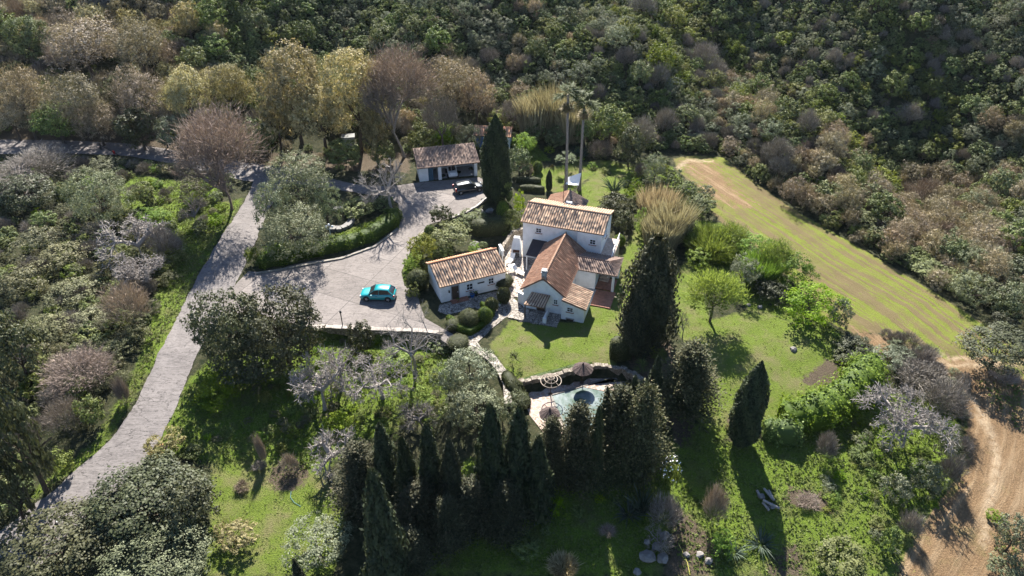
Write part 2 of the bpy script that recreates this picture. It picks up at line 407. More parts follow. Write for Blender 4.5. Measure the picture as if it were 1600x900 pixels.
def branch_mesh(rng, h, r0, levels=4, spread=0.75, nfork=3, length=1.0, up=0.25, first=0.45, sides=5, lean=(0, 0), crook=0.12, taper=0.66, minr=0.008):
    """branching skeleton as tapered tubes; base at the origin; returns V, quads"""
    V = []; Fq = []
    def seg(p, d, L, r, lev):
        n = 3 if lev < levels else 2; pts = [p]; rads = [r]; dd = d.copy()
        for i in range(n):
            dd = dd + rng.normal(0, crook, 3) + np.array([0, 0, up * 0.12]); dd /= np.linalg.norm(dd)
            pts.append(pts[-1] + dd * L / n); rads.append(max(minr, r * (1 - (1 - taper) * (i + 1) / n)))
        k = sides if lev < 2 else (4 if lev < levels - 1 else 3); b0 = len(V)
        for i, q in enumerate(pts):
            ax = np.cross(dd, (0.3, 0.9, 0.1)); ax /= np.linalg.norm(ax) + 1e-9; bx = np.cross(dd, ax)
            for j in range(k):
                t = 2 * math.pi * j / k; V.append(q + (ax * math.cos(t) + bx * math.sin(t)) * rads[i])
        for i in range(len(pts) - 1):
            for j in range(k): Fq.append((b0 + i * k + j, b0 + i * k + (j + 1) % k, b0 + (i + 1) * k + (j + 1) % k, b0 + (i + 1) * k + j))
        if lev >= levels: return
        m = nfork + (1 if rng.random() < .5 else 0) + (1 if lev >= 1 else 0)
        a0 = rng.uniform(0, 6.28)
        for i in range(m):
            a = a0 + 6.28 * i / m + rng.normal(0, .3)
            perp = np.cross(dd, (0.2, 0.1, 1.0)) if abs(dd[2]) < .95 else np.cross(dd, (1, 0, 0)); perp /= np.linalg.norm(perp) + 1e-9
            perp2 = np.cross(dd, perp)
            nd = dd * (1 - spread * .45) + (perp * math.cos(a) + perp2 * math.sin(a)) * spread * rng.uniform(.6, 1.2) + np.array([0, 0, up])
            nd /= np.linalg.norm(nd)
            sp = pts[-1] if i < 2 or lev == 0 else pts[rng.integers(1, len(pts))]
            seg(sp, nd, L * (0.62 if lev else length) * rng.uniform(.75, 1.2), rads[-1] * rng.uniform(.6, .85), lev + 1)
    d0 = np.array([lean[0], lean[1], 1.0]); d0 /= np.linalg.norm(d0)
    seg(np.zeros(3), d0, h * first, r0, 0)
    V = np.array(V); top = V[:, 2].max(); return V * np.array([1, 1, h / top]), np.array(Fq)

PROTO = {}
def crown_mesh(kind, Rr, Hh, var):
    """kind, nominal radius and half height -> (mesh, R0, H0)"""
    size = 0 if Rr < 0.8 else 1 if Rr < 1.8 else 2 if Rr < 3.6 else 3
    key = (kind, size, var)
    if key in PROTO: return PROTO[key]
    rng = np.random.default_rng(sum(ord(c) for c in kind) * 17 + size * 101 + var * 7)
    R0 = (0.55, 1.3, 2.6, 4.8)[size]; D = (0.35, 0.62, 1.0, 2.6)[size]; lf = (0.12, 0.17, 0.25, 0.30)[size]; H0 = R0 * 0.85
    mat = LEAF.get(kind)
    q = lambda n: int(n * D)
    if kind in ('evergreen', 'dark', 'lime', 'bright', 'orange', 'bramble', 'olive', 'tan', 'yellow'):
        prm = dict(evergreen=(130, 24, .20, .32), dark=(110, 30, .24, .30), lime=(90, 28, .25, .3), bright=(110, 28, .2, .35), orange=(70, 26, .22, .25),
                   bramble=(110, 26, .2, .4), olive=(150, 28, .19, .3), tan=(170, 18, .15, .45), yellow=(170, 20, .16, .45))[kind]
        k = {'olive': .75, 'tan': .7, 'yellow': .85, 'bramble': .75, 'bright': .8, 'dark': 0.95}.get(kind, 1.0)
        if kind == 'bright': H0 = R0
        V, Fc, v = crown_round(rng, R0, H0, lf * k, q(prm[0]), prm[1], cl=prm[2] * (1 if size < 3 else .85), rag=prm[3], wl=.5 if kind == 'olive' else .75, lobes=5 + size * 2, low=-.8)
        if kind in ('tan', 'yellow'):
            a = twig_crown(rng, R0 * .95, H0 * .95, q(90), 16, .6 * (lf / .25) ** .5, .022)
            V, Fc, v = merge([(V, Fc, v), a])
    elif kind in ('twig', 'silver', 'pinktwig'):
        V, Fc, v = twig_crown(rng, R0, H0, q(150), 20, .6 + .09 * size, (.014, .024, .034, .045)[size], leafn=q(260) if kind == 'pinktwig' else q(120), leaf=lf * .55)
    elif kind == 'cypress':
        R0 = 1.3; H0 = 5.0
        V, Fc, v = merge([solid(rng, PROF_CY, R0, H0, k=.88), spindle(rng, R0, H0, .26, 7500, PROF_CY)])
    elif kind == 'cypresscone':
        R0 = 1.5; H0 = 4.5; mat = LEAF['cypress']
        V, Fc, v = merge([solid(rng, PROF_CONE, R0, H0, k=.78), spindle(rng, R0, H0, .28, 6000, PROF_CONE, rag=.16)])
    elif kind == 'conifer':
        R0 = 2.8; H0 = 4.0
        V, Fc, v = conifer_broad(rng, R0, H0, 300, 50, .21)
    elif kind == 'coniferdark':
        R0 = 2.4; H0 = 5.5; mat = LEAF['coniferdark']
        PR = lambda z: np.clip(np.minimum(1, z / 0.1) ** 0.5, 0, 1) * np.clip(1.0 - np.clip((z - .55) / .45, 0, 1) ** 1.3 * .75, 0.02, 1)
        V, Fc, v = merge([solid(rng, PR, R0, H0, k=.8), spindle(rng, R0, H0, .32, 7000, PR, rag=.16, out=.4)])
    elif kind == 'coniferbrown':
        R0 = 2.8; H0 = 4.0; mat = LEAF['coniferdark']
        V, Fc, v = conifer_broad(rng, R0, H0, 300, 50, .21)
    elif kind in ('cane', 'reed'):
        mat = LEAF['cane'] if kind == 'cane' else LEAF['bright']; H0 = R0 * 1.0
        V, Fc, v = blades(rng, R0, H0, q(2600), .03 + .012 * size, .25, tuft=False)
    elif kind == 'willow':
        mat = LEAF['bright']; H0 = R0
        a = crown_round(rng, R0, H0, lf * .8, q(60), 20, cl=.24, rag=.4, low=-.5)
        b = twig_crown(rng, R0, H0, q(130), 30, .55, .06); V, Fc, v = merge([a, b])
    elif kind == 'tuft':
        mat = LEAF['agave']; H0 = R0 * .8; V, Fc, v = blades(rng, R0, H0, q(170) + 20, .06, 1.1)
    elif kind == 'yucca':
        mat = LEAF['lime']; H0 = R0 * .8; V, Fc, v = frond_head(rng, R0, 60, 3, R0 * .6, True, -.4, 1.5, .13)
    elif kind == 'fanpalm':
        mat = LEAF['palm']; H0 = R0 * .8; V, Fc, v = frond_head(rng, R0, 30, 14, R0 * .45, True, -.3, 1.2, .14)
    elif kind in ('ball', 'mossball'):
        mat = LEAF['hedge' if kind == 'ball' else 'mosshedge']; H0 = R0 * .8
        n = q(3800); u = unit(rng.normal(size=(n, 3))); rad = 1 + .05 * np.sin(u[:, 0] * 5 + u[:, 1] * 4) + rng.normal(0, .03, n)
        P = u * rad[:, None] * np.array([R0, R0, H0]); P[:, 2] = np.maximum(P[:, 2], -H0 * .95)
        N = unit(u + rng.normal(0, .4, (n, 3))); s = .13 * rng.uniform(.6, 1.3, n)
        ball = lambda z: np.sqrt(np.clip(1 - (2 * z - 1) ** 2, 0, 1))
        V, Fc, v = merge([solid(rng, ball, R0, H0, k=.93), cards(rng, P, N, s, s * .7, rng.random(n))])
    else: raise KeyError(kind)
    me = np_mesh(kind + '_crown', V, Fc, mat, attrs={'v': ('FACE', v)})
    PROTO[key] = (me, R0, H0); return PROTO[key]
TPROTO = {}
def trunk_mesh(style, var, grey=False):
    key = (style, var, grey)
    if key in TPROTO: return TPROTO[key]
    rng = np.random.default_rng(var * 13 + len(style) * 5)
    if style == 'limbs': V, Fq = branch_mesh(rng, 1.0, .055, 2, .9, 3, .9, .35, .45, 6)
    else: V, Fq = branch_mesh(rng, 1.0, .03, 1, .6, 2, .5, .6, .7, 6)
    TPROTO[key] = np_mesh('trunk', V, Fq, BARKG if grey else BARK, True); return TPROTO[key]

NVAR = 3
COUNT = {}
_pr = random.Random(5)
def crown_size(w, h, zc, el):
    Rr = w / 2 * zc / FOC
    a = (h / 2 * zc / FOC) ** 2 - (Rr * math.sin(el)) ** 2
    return Rr, max(math.sqrt(max(a, 0)) / math.cos(el), 0.38 * Rr)
def plant_at(name, x, y, kind, Rr, Hh, lift, label, cat, group=None, rz=None, tilt=None, trunk=True, grey=False, z=None):
    """name: thing; lift: height of the crown's centre over the ground"""
    z = Hs(x, y) if z is None else z
    root = empty(name, (x, y, z - 0.05), _pr.uniform(0, 6.28) if rz is None else rz, label, cat, group)
    me, R0, H0 = crown_mesh(kind, Rr, Hh, _pr.randrange(NVAR))
    part = {'cypress': 'foliage'}.get(kind, 'crown') if trunk else 'foliage'
    c = link(part, me, root, (0, 0, lift + .05)); k = _pr.uniform(.94, 1.06)
    c.scale = (Rr / R0 * k, Rr / R0 / k, Hh / H0)
    if trunk:
        t = link('trunk', trunk_mesh('limbs' if kind not in ('cypress', 'cypresscone', 'coniferdark') else 'stem', _pr.randrange(NVAR), grey), root)
        hh = lift + .15 * Hh; t.scale = (max(Rr * 1.1, hh * .6),) * 2 + (hh,)
    return root
def plant(name, kind, cx, cy, w, h, label, cat='tree', group=None, gap=0.0, trunk=True, grey=False, **kw):
    """place a plant so that its crown's outline is centred on photo pixel (cx, cy), w x h photo pixels; gap = clear stem below the crown in metres"""
    up = 1.0; x, y, z = pick(cx, cy, up)
    for _ in range(5):
        zc = y * CT + (CAMH - z - up) * ST; el = math.atan2(CAMH - z - up, y)
        Rr, Hh = crown_size(w, h, zc, el); up = Hh * .92 + gap; x, y, z = pick(cx, cy, up)
    return plant_at(name, x, y, kind, Rr, Hh, up, label, cat, group, trunk=trunk, grey=grey, z=z, **kw)

def bare_tree(name, cx, cy, w, h, label, mat, levels=4, seed=1, r0=.16, spread=.8, tw='silver', twn=0.6, first=.3, up=.15, base=None, group=None, lean=(0, 0), nfork=3, full=None, thick=.05):
    """leafless tree: trunk > branches and fine twigs; outline w x h photo pixels around (cx, cy)"""
    x, y, z = pick(*base) if base else pick(cx, cy + h * .45)
    zc = y * CT + (CAMH - z) * ST; el = math.atan2(CAMH - z, y); Rr = w / 2 * zc / FOC
    ht = 1.2
    while ht < 16 and proj(x, y + Rr * .35, z + ht)[1] > cy - h / 2: ht += .1
    rng = np.random.default_rng(seed)
    root = empty(name, (x, y, z - .1), 0, label, 'tree', group)
    V, Fq = branch_mesh(rng, 1, thick, levels, spread, nfork, 1.0, up, first, 6, lean, .14, .66, .002)
    rad = np.percentile(np.hypot(V[:, 0], V[:, 1]), 98)
    V = V * np.array([Rr / rad, Rr / rad, ht])
    # split the trunk (first segment) from its branches
    n0 = 6 * 4; f0 = 6 * 3
    link('trunk', np_mesh('trunk', MBs(V[:n0], r0), Fq[:f0], mat, True), root)
    link('branches', np_mesh('branches', V[n0:], Fq[f0:] - n0, mat, True), root)
    if full:
        me, R0, H0 = crown_mesh(full, Rr, Rr, 0); up = 1.0; gx_, gy_, gz_ = x, y, z; Hh_ = Rr * .75; hc = ht - Hh_ * .8
        c = link('crown', me, root, (0, 0, hc)); c.scale = (Rr / R0, Rr / R0, Hh_ / H0)
    tips = V[n0:][rng.integers(0, len(V) - n0, int(2600 * twn))]
    tips = tips[np.hypot(tips[:, 0], tips[:, 1]) > Rr * .25]
    if len(tips):
        cen = np.array([0, 0, ht * .3]); D = unit(unit(tips - cen) + rng.normal(0, .5, tips.shape)); N = unit(np.cross(D, rng.normal(size=D.shape)))
        L = rng.uniform(.25, .8, len(tips)) * min(1, Rr / 3 + .3)
        Vt, Ft, v = cards(rng, tips + D * L[:, None] * .45, N, L, .022, rng.random(len(tips)), long=D)
        link('twigs', np_mesh('twigs', Vt, Ft, LEAF[tw], attrs={'v': ('FACE', v)}), root)
    return root
def MBs(V, r0):
    """trunk rings given a real radius"""
    V = V.copy()
    for i in range(4):
        s = slice(i * 6, i * 6 + 6); c = V[s].mean(0); d = V[s] - c; d[:, 2] *= .3
        V[s] = c + unit(d) * r0 * (1 - .12 * i) * (1.35 if i == 0 else 1)
    return V

# ---------------------------------------------------------------- ground
pk = lambda pts: [pick(*p)[:2] for p in pts]
ROAD_L = [(-60, 862), (12, 822), (60, 785), (130, 725), (180, 680), (215, 625), (240, 570), (275, 500), (310, 430), (345, 370), (378, 322), (392, 296), (398, 276), (404, 262)]
ROAD_R = [(60, 890), (110, 830), (172, 775), (212, 735), (250, 690), (280, 625), (304, 560), (338, 500), (368, 445), (388, 402), (410, 350), (425, 315), (445, 290), (470, 264)]
LANE_T = [(-160, 214), (0, 218), (100, 219), (200, 224), (270, 234), (340, 247), (420, 259), (470, 263), (520, 280), (560, 289), (620, 292)]
LANE_B = [(-160, 238), (0, 241), (100, 239), (200, 243), (270, 256), (330, 270), (392, 284), (445, 285), (520, 296), (560, 301), (620, 308)]
DRIVE = [(372, 440), (388, 424), (420, 426), (450, 416), (480, 409), (530, 402), (585, 383), (618, 358), (626, 340), (622, 318), (606, 306), (560, 302), (556, 291), (600, 292), (655, 285),
         (749, 277), (765, 285), (764, 303), (742, 322), (712, 337), (690, 345), (672, 350), (655, 372), (640, 395), (627, 425), (632, 447), (652, 452), (656, 476), (664, 497), (690, 512), (722, 530),
         (715, 548), (690, 545), (688, 520), (655, 513), (600, 511), (520, 507), (470, 506), (430, 500), (400, 486), (345, 492), (352, 465)]
PAVE = [(684, 486), (687, 476), (776, 455), (800, 462), (818, 482), (868, 493), (872, 500), (850, 506), (812, 502), (800, 494), (790, 496), (770, 512), (745, 536), (752, 548), (772, 557), (788, 578), (796, 604), (800, 640),
        (788, 640), (786, 606), (776, 582), (762, 564), (738, 548), (724, 530), (752, 515), (770, 497), (742, 480), (700, 492)]
PATIO = [(778, 455), (775, 420), (786, 392), (800, 372), (822, 365), (850, 380), (850, 400), (822, 446), (810, 464), (790, 464)]
FIELD = [(1052, 248), (1080, 243), (1130, 246), (1180, 285), (1240, 328), (1300, 362), (1380, 407), (1450, 452), (1545, 510), (1600, 548), (1700, 600), (1700, 960), (1400, 960), (1420, 880), (1460, 800), (1505, 740), (1512, 690),
         (1505, 640), (1470, 600), (1400, 566), (1380, 520), (1330, 520), (1290, 500), (1240, 440), (1180, 385), (1140, 360), (1110, 330), (1085, 290), (1060, 268)]
SOIL = [(1325, 508), (1380, 528), (1430, 548), (1480, 560), (1540, 556), (1600, 590), (1700, 640), (1700, 960), (1395, 960), (1415, 880), (1455, 800), (1500, 740), (1510, 690), (1500, 640), (1470, 600), (1400, 566), (1360, 540)]
SOIL2 = [(1052, 248), (1080, 243), (1125, 250), (1160, 290), (1200, 330), (1150, 330), (1105, 310), (1075, 275)]
LAWN = [(765, 540), (800, 500), (900, 505), (925, 470), (960, 440), (975, 395), (1000, 340), (1010, 400), (1000, 450), (985, 520), (960, 570), (900, 570), (850, 585), (812, 598), (800, 600), (790, 575), (770, 548)]
LAWN2 = [(930, 270), (900, 300), (925, 330), (960, 300), (1015, 310), (1020, 290), (985, 255), (940, 250), (830, 265), (840, 300), (890, 300)]
LAWN3 = [(1050, 430), (1080, 400), (1110, 500), (1180, 480), (1240, 505), (1300, 560), (1330, 590), (1250, 640), (1210, 660), (1120, 690), (1075, 640), (1110, 600), (1060, 520)]
LAWN4 = [(330, 720), (400, 715), (500, 735), (540, 800), (520, 900), (320, 900), (330, 800)]
WEED = [[(480, 520), (700, 525), (700, 640), (560, 690), (500, 740), (400, 730), (310, 720), (240, 700), (290, 600), (330, 560)],
        [(1060, 640), (1120, 690), (1200, 690), (1330, 640), (1380, 610), (1500, 640), (1500, 740), (1450, 810), (1400, 900), (1060, 900), (1040, 760)],
        [(1060, 340), (1130, 350), (1180, 400), (1260, 470), (1330, 540), (1300, 560), (1230, 500), (1170, 480), (1080, 420)],
        [(290, 330), (380, 310), (300, 440), (260, 540), (160, 700), (40, 790), (60, 760), (150, 690), (220, 560), (250, 440), (230, 350)],
        [(420, 380), (500, 375), (620, 330), (620, 350), (560, 385), (400, 415)], [(660, 200), (700, 190), (760, 230), (700, 240), (650, 250)],
        [(180, 270), (340, 290), (330, 400), (190, 330)], [(1000, 250), (1050, 260), (1100, 340), (1010, 330)], [(800, 210), (830, 215), (860, 250), (810, 260)], [(630, 400), (650, 380), (665, 420), (660, 440), (632, 440)],
        [(1520, 590), (1600, 600), (1600, 680), (1560, 650)], [(1550, 840), (1600, 800), (1600, 900), (1545, 900)],
        [(640, 860), (720, 720), (1030, 700), (1050, 800), (1030, 900), (640, 900)]]
DIRT = [[(430, 725), (470, 720), (485, 745), (460, 768), (425, 765), (417, 745)], [(1060, 640), (1085, 645), (1080, 690), (1060, 700), (1045, 660)], [(1138, 650), (1165, 640), (1168, 690), (1140, 690)],
        [(1230, 760), (1310, 775), (1300, 800), (1225, 790)], [(1055, 790), (1130, 850), (1110, 900), (1040, 900)],
        [(990, 470), (1050, 540), (1060, 640), (1000, 620), (975, 540)], [(1200, 870), (1250, 850), (1260, 900), (1200, 900)], [(1290, 560), (1330, 575), (1290, 605), (1250, 600)], [(0, 195), (270, 200), (420, 240), (640, 240), (640, 270), (420, 262), (200, 228), (0, 222)]]
RL, RR_ = pk(ROAD_L), pk(ROAD_R); LT, LB = pk(LANE_T), pk(LANE_B)
DRV, PAV, PAT = pk(DRIVE), pk(PAVE), pk(PATIO)
ROADPOLY = RL + RR_[::-1]; LANEPOLY = LT + LB[::-1]

def axis(lo, hi, a, b, st, grow=1.12):
    c = list(np.arange(a, b + 1e-6, st)); s = st
    while c[-1] < hi: s *= grow; c.append(c[-1] + s)
    s = st
    while c[0] > lo: s *= grow; c.insert(0, c[0] - s)
    return np.array(c)
gx = axis(-2600, 2600, -72, 72, .5); gy = axis(-900, 4200, 27, 122, .5)
GX, GY = np.meshgrid(gx, gy); X, Y = GX.ravel(), GY.ravel()
Z = H(X, Y)
rng = np.random.default_rng(3)
near = (np.abs(X) < 110) & (Y > 20) & (Y < 150)
def soft(polys, w=.8, bbox=near):
    r = np.zeros(len(X)); xs, ys = X[bbox], Y[bbox]; q = np.zeros(len(xs))
    for p in polys:
        ins = inpoly(xs, ys, p); d = polydist(xs, ys, p, True)
        q = np.maximum(q, np.clip(.5 + np.where(ins, d, -d) / (2 * w), 0, 1))
    r[bbox] = q; return r
HARD = [ROADPOLY, LANEPOLY, DRV, PAV, PAT]
hard = soft(HARD, .5)
sunk = soft(HARD, .6)
Zg = Z - np.where(sunk > .55, .16, np.where(sunk > .02, .03, 0.0))
poold = inpoly(X, Y, POOL_ZONE)
Zg = Zg + near * (np.sin(X * 2.1 + Y * 1.3) * .02 + np.sin(X * .9 - Y * 1.7) * .03) * (1 - sunk) * (~poold)
# ploughed furrows
fieldm = soft([pk(FIELD)], 1.0)
soilm = np.maximum(soft([pk(SOIL)], 2.0), soft([pk(SOIL2)], 5.0) * .80)
lawnm = soft([pk(LAWN), pk(LAWN2), pk(LAWN3), pk(LAWN4)], 1.2)
weedm = soft([pk(w) for w in WEED], 2.0)
dirtm = soft([pk(w) for w in DIRT], 1.2)
hillm = sstep(-1, 3, Y - np.interp(X, HLX, HLY))
# direction of the furrows: along the field's long axis, bending into the lower track
ax_ = [pick(*p)[:2] for p in ((1075, 262), (1180, 330), (1300, 410), (1420, 480), (1500, 545), (1560, 600), (1565, 680), (1545, 760), (1490, 850), (1440, 940))]
def along(xs, ys):
    best = np.full(xs.shape, 1e9); dd = np.zeros(xs.shape); acc = 0
    for i in range(len(ax_) - 1):
        ax, ay = ax_[i]; bx, by = ax_[i + 1]; L2 = (bx - ax) ** 2 + (by - ay) ** 2; L = L2 ** .5
        t = np.clip(((xs - ax) * (bx - ax) + (ys - ay) * (by - ay)) / L2, 0, 1)
        d = np.hypot(xs - ax - t * (bx - ax), ys - ay - t * (by - ay)); s = np.sign((bx - ax) * (ys - ay) - (by - ay) * (xs - ax))
        m = d < best; best = np.where(m, d, best); dd = np.where(m, s * d, dd)
    return dd
fu = np.zeros(len(X)); fu[near] = along(X[near], Y[near])
Zg = Zg + fieldm * (1 - sunk) * (np.sin(fu * 2 * np.pi / 1.6) * .05 + soilm * rng.normal(0, .045, len(X)))
ny, nx = GX.shape
idx = np.arange(nx * ny).reshape(ny, nx)
Q4 = np.stack([idx[:-1, :-1], idx[:-1, 1:], idx[1:, 1:], idx[1:, :-1]], -1).reshape(-1, 4)

m, nt, out = newmat('ground_soil_and_grass'); t = NT(nt)
pos = t.n('ShaderNodeNewGeometry').outputs['Position']
def band(a, nz, w=.6): return t.ramp(t.math('ADD', a, t.math('MULTIPLY', t.math('SUBTRACT', nz, .5), w)), .42, .58)
n1 = t.noise(.35, 5, .65, pos); n2 = t.noise(1.6, 5, .65, pos); n3 = t.noise(7, 4, .7, pos); n0 = t.noise(.08, 4, .6, pos); n4 = t.noise(22, 3, .7, pos)
base = t.mix(t.ramp(n2, .35, .65), (.020, .028, .010), (.075, .072, .038))
weedc = t.mix(t.ramp(n3, .3, .7), (.060, .105, .012), (.175, .235, .032))
weedc = t.mix(t.ramp(n1, .50, .72), weedc, (.135, .125, .055))
weedc = t.mix(t.ramp(n2, .60, .75), weedc, (.05, .065, .015))
lawnc = t.mix(t.ramp(n3, .3, .7), (.082, .125, .016), (.15, .20, .028))
lawnc = t.mix(t.ramp(n1, .46, .66), lawnc, (.165, .155, .065))
lawnc = t.mix(t.math('MULTIPLY', t.ramp(n4, .5, .8), .45), lawnc, (.22, .20, .10))
fa = t.attr('fu')
cv = t.n('ShaderNodeCombineXYZ'); t.set(cv.inputs[0], t.math('MULTIPLY', fa, 1.5)); 
sx = t.n('ShaderNodeSeparateXYZ'); t.set(sx.inputs[0], pos)
t.set(cv.inputs[1], t.math('MULTIPLY', sx.outputs[1], .10)); t.set(cv.inputs[2], t.math('MULTIPLY', sx.outputs[0], .06))
nf = t.noise(1.0, 4, .65, cv.outputs[0]); cv2 = t.n('ShaderNodeVectorMath', operation='SCALE'); t.set(cv2.inputs[0], cv.outputs[0]); cv2.inputs['Scale'].default_value = .33
nf2 = t.noise(1.0, 3, .6, cv2.outputs[0])
soilc = t.mix(t.ramp(n3, .3, .7), (.13, .080, .042), (.31, .205, .112))
soilc = t.mix(t.math('MULTIPLY', t.ramp(nf, .5, .7), .6), soilc, (.42, .31, .19))
soilc = t.mix(t.math('MULTIPLY', t.ramp(n1, .56, .72), .5), soilc, (.17, .16, .06))
fgreen = t.mix(t.ramp(n3, .25, .75), (.12, .15, .024), (.22, .25, .042))
fieldc = t.mix(t.math('MULTIPLY', t.ramp(t.math('ADD', nf, t.math('MULTIPLY', t.math('SUBTRACT', n2, .5), .35)), .46, .54), .9), fgreen, (.17, .125, .068))
fieldc = t.mix(t.math('MULTIPLY', t.ramp(nf2, .50, .60), .55), fieldc, (.17, .13, .065))
c = base
c = t.mix(band(t.attr('weed'), n2), c, weedc)
c = t.mix(band(t.attr('lawn'), n2, .5), c, lawnc)
c = t.mix(band(t.attr('field'), n2, .4), c, fieldc)
c = t.mix(band(t.attr('soil'), t.math('ADD', t.math('MULTIPLY', n2, .5), t.math('MULTIPLY', nf, .5)), 1.2), c, soilc)
c = t.mix(band(t.attr('dirt'), n2, .9), c, t.mix(t.ramp(n3, .3, .7), (.060, .048, .032), (.15, .115, .080)))
# worn track across the ploughed soil
c = t.mix(t.math('MULTIPLY', t.attr('track'), t.ramp(n2, .35, .55)), c, (.42, .32, .21))
hb = t.math('ADD', t.math('MULTIPLY', n3, .6), t.math('MULTIPLY', n4, .4))
hb = t.math('ADD', hb, t.math('MULTIPLY', t.attr('field'), t.math('MULTIPLY', nf, .8)))
b = t.bsdf(c, .95, .15, 0, hb, 1.0, .30); nt.links.new(b.outputs[0], out.inputs[0]); GROUND = m
trk = np.zeros(len(X))
for line, w in ([(1420, 538), (1440, 560), (1490, 571), (1560, 572), (1640, 560)], .35), ([(1390, 535), (1440, 548), (1490, 560), (1560, 565)], .3), ([(1530, 650), (1550, 680), (1558, 720), (1552, 760), (1542, 800), (1538, 850)], .4), ([(1060, 262), (1075, 250), (1110, 252)], .5), ([(1490, 600), (1520, 625), (1545, 665)], .3):
    d = polydist(X[near], Y[near], pk(line)); trk[near] = np.maximum(trk[near], np.clip(1.3 - d / w, 0, 1))
ground = link('ground', np_mesh('ground', np.stack([X, Y, Zg], 1), Q4, GROUND, True, attrs={'fu': ('POINT', fu), 'weed': ('POINT', weedm), 'lawn': ('POINT', lawnm),
      'field': ('POINT', fieldm), 'soil': ('POINT', soilm), 'dirt': ('POINT', dirtm), 'track': ('POINT', trk)}))
tag(ground, kind='structure')

# ---------------------------------------------------------------- road, lane, drive, paving
def pavemat(name, c0, c1, crack, scale=.5, joints=0, rough=.9, lay=None):
    m, nt, out = newmat(name); t = NT(nt); pos = t.n('ShaderNodeNewGeometry').outputs['Position']
    a = t.noise(scale, 5, .65, pos, .8); b_ = t.noise(scale * 9, 4, .7, pos); g = t.noise(scale * 40, 3, .7, pos)
    c = t.mix(t.ramp(a, .3, .7), c0, c1); c = t.mix(t.math('MULTIPLY', t.ramp(b_, .35, .7), .6), c, tuple(x * .55 for x in c0))
    mpb = t.n('ShaderNodeMapping'); t.set(mpb.inputs['Vector'], pos); mpb.inputs['Rotation'].default_value = (0, 0, R(-35)); mpb.inputs['Scale'].default_value = (.5, 3.2, 1)
    sw = t.noise(1.0, 5, .7, mpb.outputs[0], 2.5); c = t.mix(t.math('MULTIPLY', t.ramp(sw, .45, .62), .5), c, tuple(min(1, x * 1.2) for x in c1)); c = t.mix(t.math('MULTIPLY', t.ramp(sw, .45, .30), .5), c, tuple(x * .6 for x in c0))
    c = t.mix(t.math('MULTIPLY', t.ramp(g, .5, .75), .35), c, tuple(min(1, x * 1.25) for x in c1))
    # cracks
    mp = t.n('ShaderNodeMapping'); t.set(mp.inputs['Vector'], pos); mp.inputs['Rotation'].default_value = (0, 0, R(28)); mp.inputs['Scale'].default_value = (.32, 1.1, 1)
    wv = t.n('ShaderNodeVectorMath', operation='ADD'); t.set(wv.inputs[0], mp.outputs[0])
    nc = t.noise(.5, 3, .6, pos, 0, 'Color'); t.set(wv.inputs[1], nc)
    vo = t.n('ShaderNodeTexVoronoi', feature='DISTANCE_TO_EDGE'); t.set(vo.inputs['Vector'], wv.outputs[0]); vo.inputs['Scale'].default_value = .9
    ck = t.math('SUBTRACT', 1.0, t.ramp(vo.outputs['Distance'], .0, .035)); ck = t.math('MULTIPLY', ck, t.ramp(b_, .42, .6))
    c = t.mix(t.math('MULTIPLY', ck, crack), c, tuple(x * .35 for x in c0))
    if joints:
        mp2 = t.n('ShaderNodeMapping'); t.set(mp2.inputs['Vector'], pos); mp2.inputs['Rotation'].default_value = (0, 0, R(joints)); 
        br = t.n('ShaderNodeTexBrick'); t.set(br.inputs['Vector'], mp2.outputs[0]); br.offset = 0; br.inputs['Scale'].default_value = 1.0
        br.inputs['Brick Width'].default_value = 6.5; br.inputs['Row Height'].default_value = 4.6; br.inputs['Mortar Size'].default_value = .045
        br.inputs['Color1'].default_value = (.82, .80, .78, 1); br.inputs['Color2'].default_value = (1.12, 1.1, 1.08, 1); br.inputs['Mortar'].default_value = (1, 1, 1, 1)
        c = t.mix(.9, c, br.outputs['Color'], 'MULTIPLY')
        c = t.mix(t.math('MULTIPLY', br.outputs['Fac'], .7), c, tuple(x * .4 for x in c0))
    st = t.noise(.16, 3, .6, pos); c = t.mix(t.math('MULTIPLY', t.ramp(st, .55, .75), .35), c, tuple(x * .55 for x in c0))
    hgt = t.math('SUBTRACT', t.math('ADD', t.math('MULTIPLY', b_, .7), t.math('MULTIPLY', g, .3)), t.math('MULTIPLY', ck, .8))
    b = t.bsdf(c, rough, .2, 0, hgt, .5, .05); nt.links.new(b.outputs[0], out.inputs[0]); return m
ROADM = pavemat('worn_concrete_road', (.125, .112, .107), (.22, .198, .188), .9)
DRIVEM = pavemat('drive_concrete', (.150, .134, .126), (.228, .204, .190), .55, .4, 24)
def flagmat(name, c0, c1, joint, scale=2.6):
    m, nt, out = newmat(name); t = NT(nt); pos = t.n('ShaderNodeNewGeometry').outputs['Position']
    wv = t.n('ShaderNodeVectorMath', operation='ADD'); t.set(wv.inputs[0], pos); t.set(wv.inputs[1], t.noise(1.1, 2, .5, pos, 0, 'Color'))
    vo = t.n('ShaderNodeTexVoronoi', feature='DISTANCE_TO_EDGE'); vo2 = t.n('ShaderNodeTexVoronoi'); 
    for v_ in (vo, vo2): t.set(v_.inputs['Vector'], wv.outputs[0]); v_.inputs['Scale'].default_value = scale
    sp = t.n('ShaderNodeSeparateColor'); t.set(sp.inputs[0], vo2.outputs['Color'])
    c = t.mix(sp.outputs[0], c0, c1); e = t.ramp(vo.outputs['Distance'], .03, .09)
    nz = t.noise(3, 4, .7, pos); c = t.mix(t.math('MULTIPLY', t.ramp(nz, .45, .7), .3), c, tuple(x * .6 for x in c0))
    c = t.mix(e, joint, c); b = t.bsdf(c, .85, .25, 0, e, .6, .03); nt.links.new(b.outputs[0], out.inputs[0]); return m
FLAGM = flagmat('flagstone_paving', (.20, .18, .16), (.42, .37, .32), (.07, .06, .045))
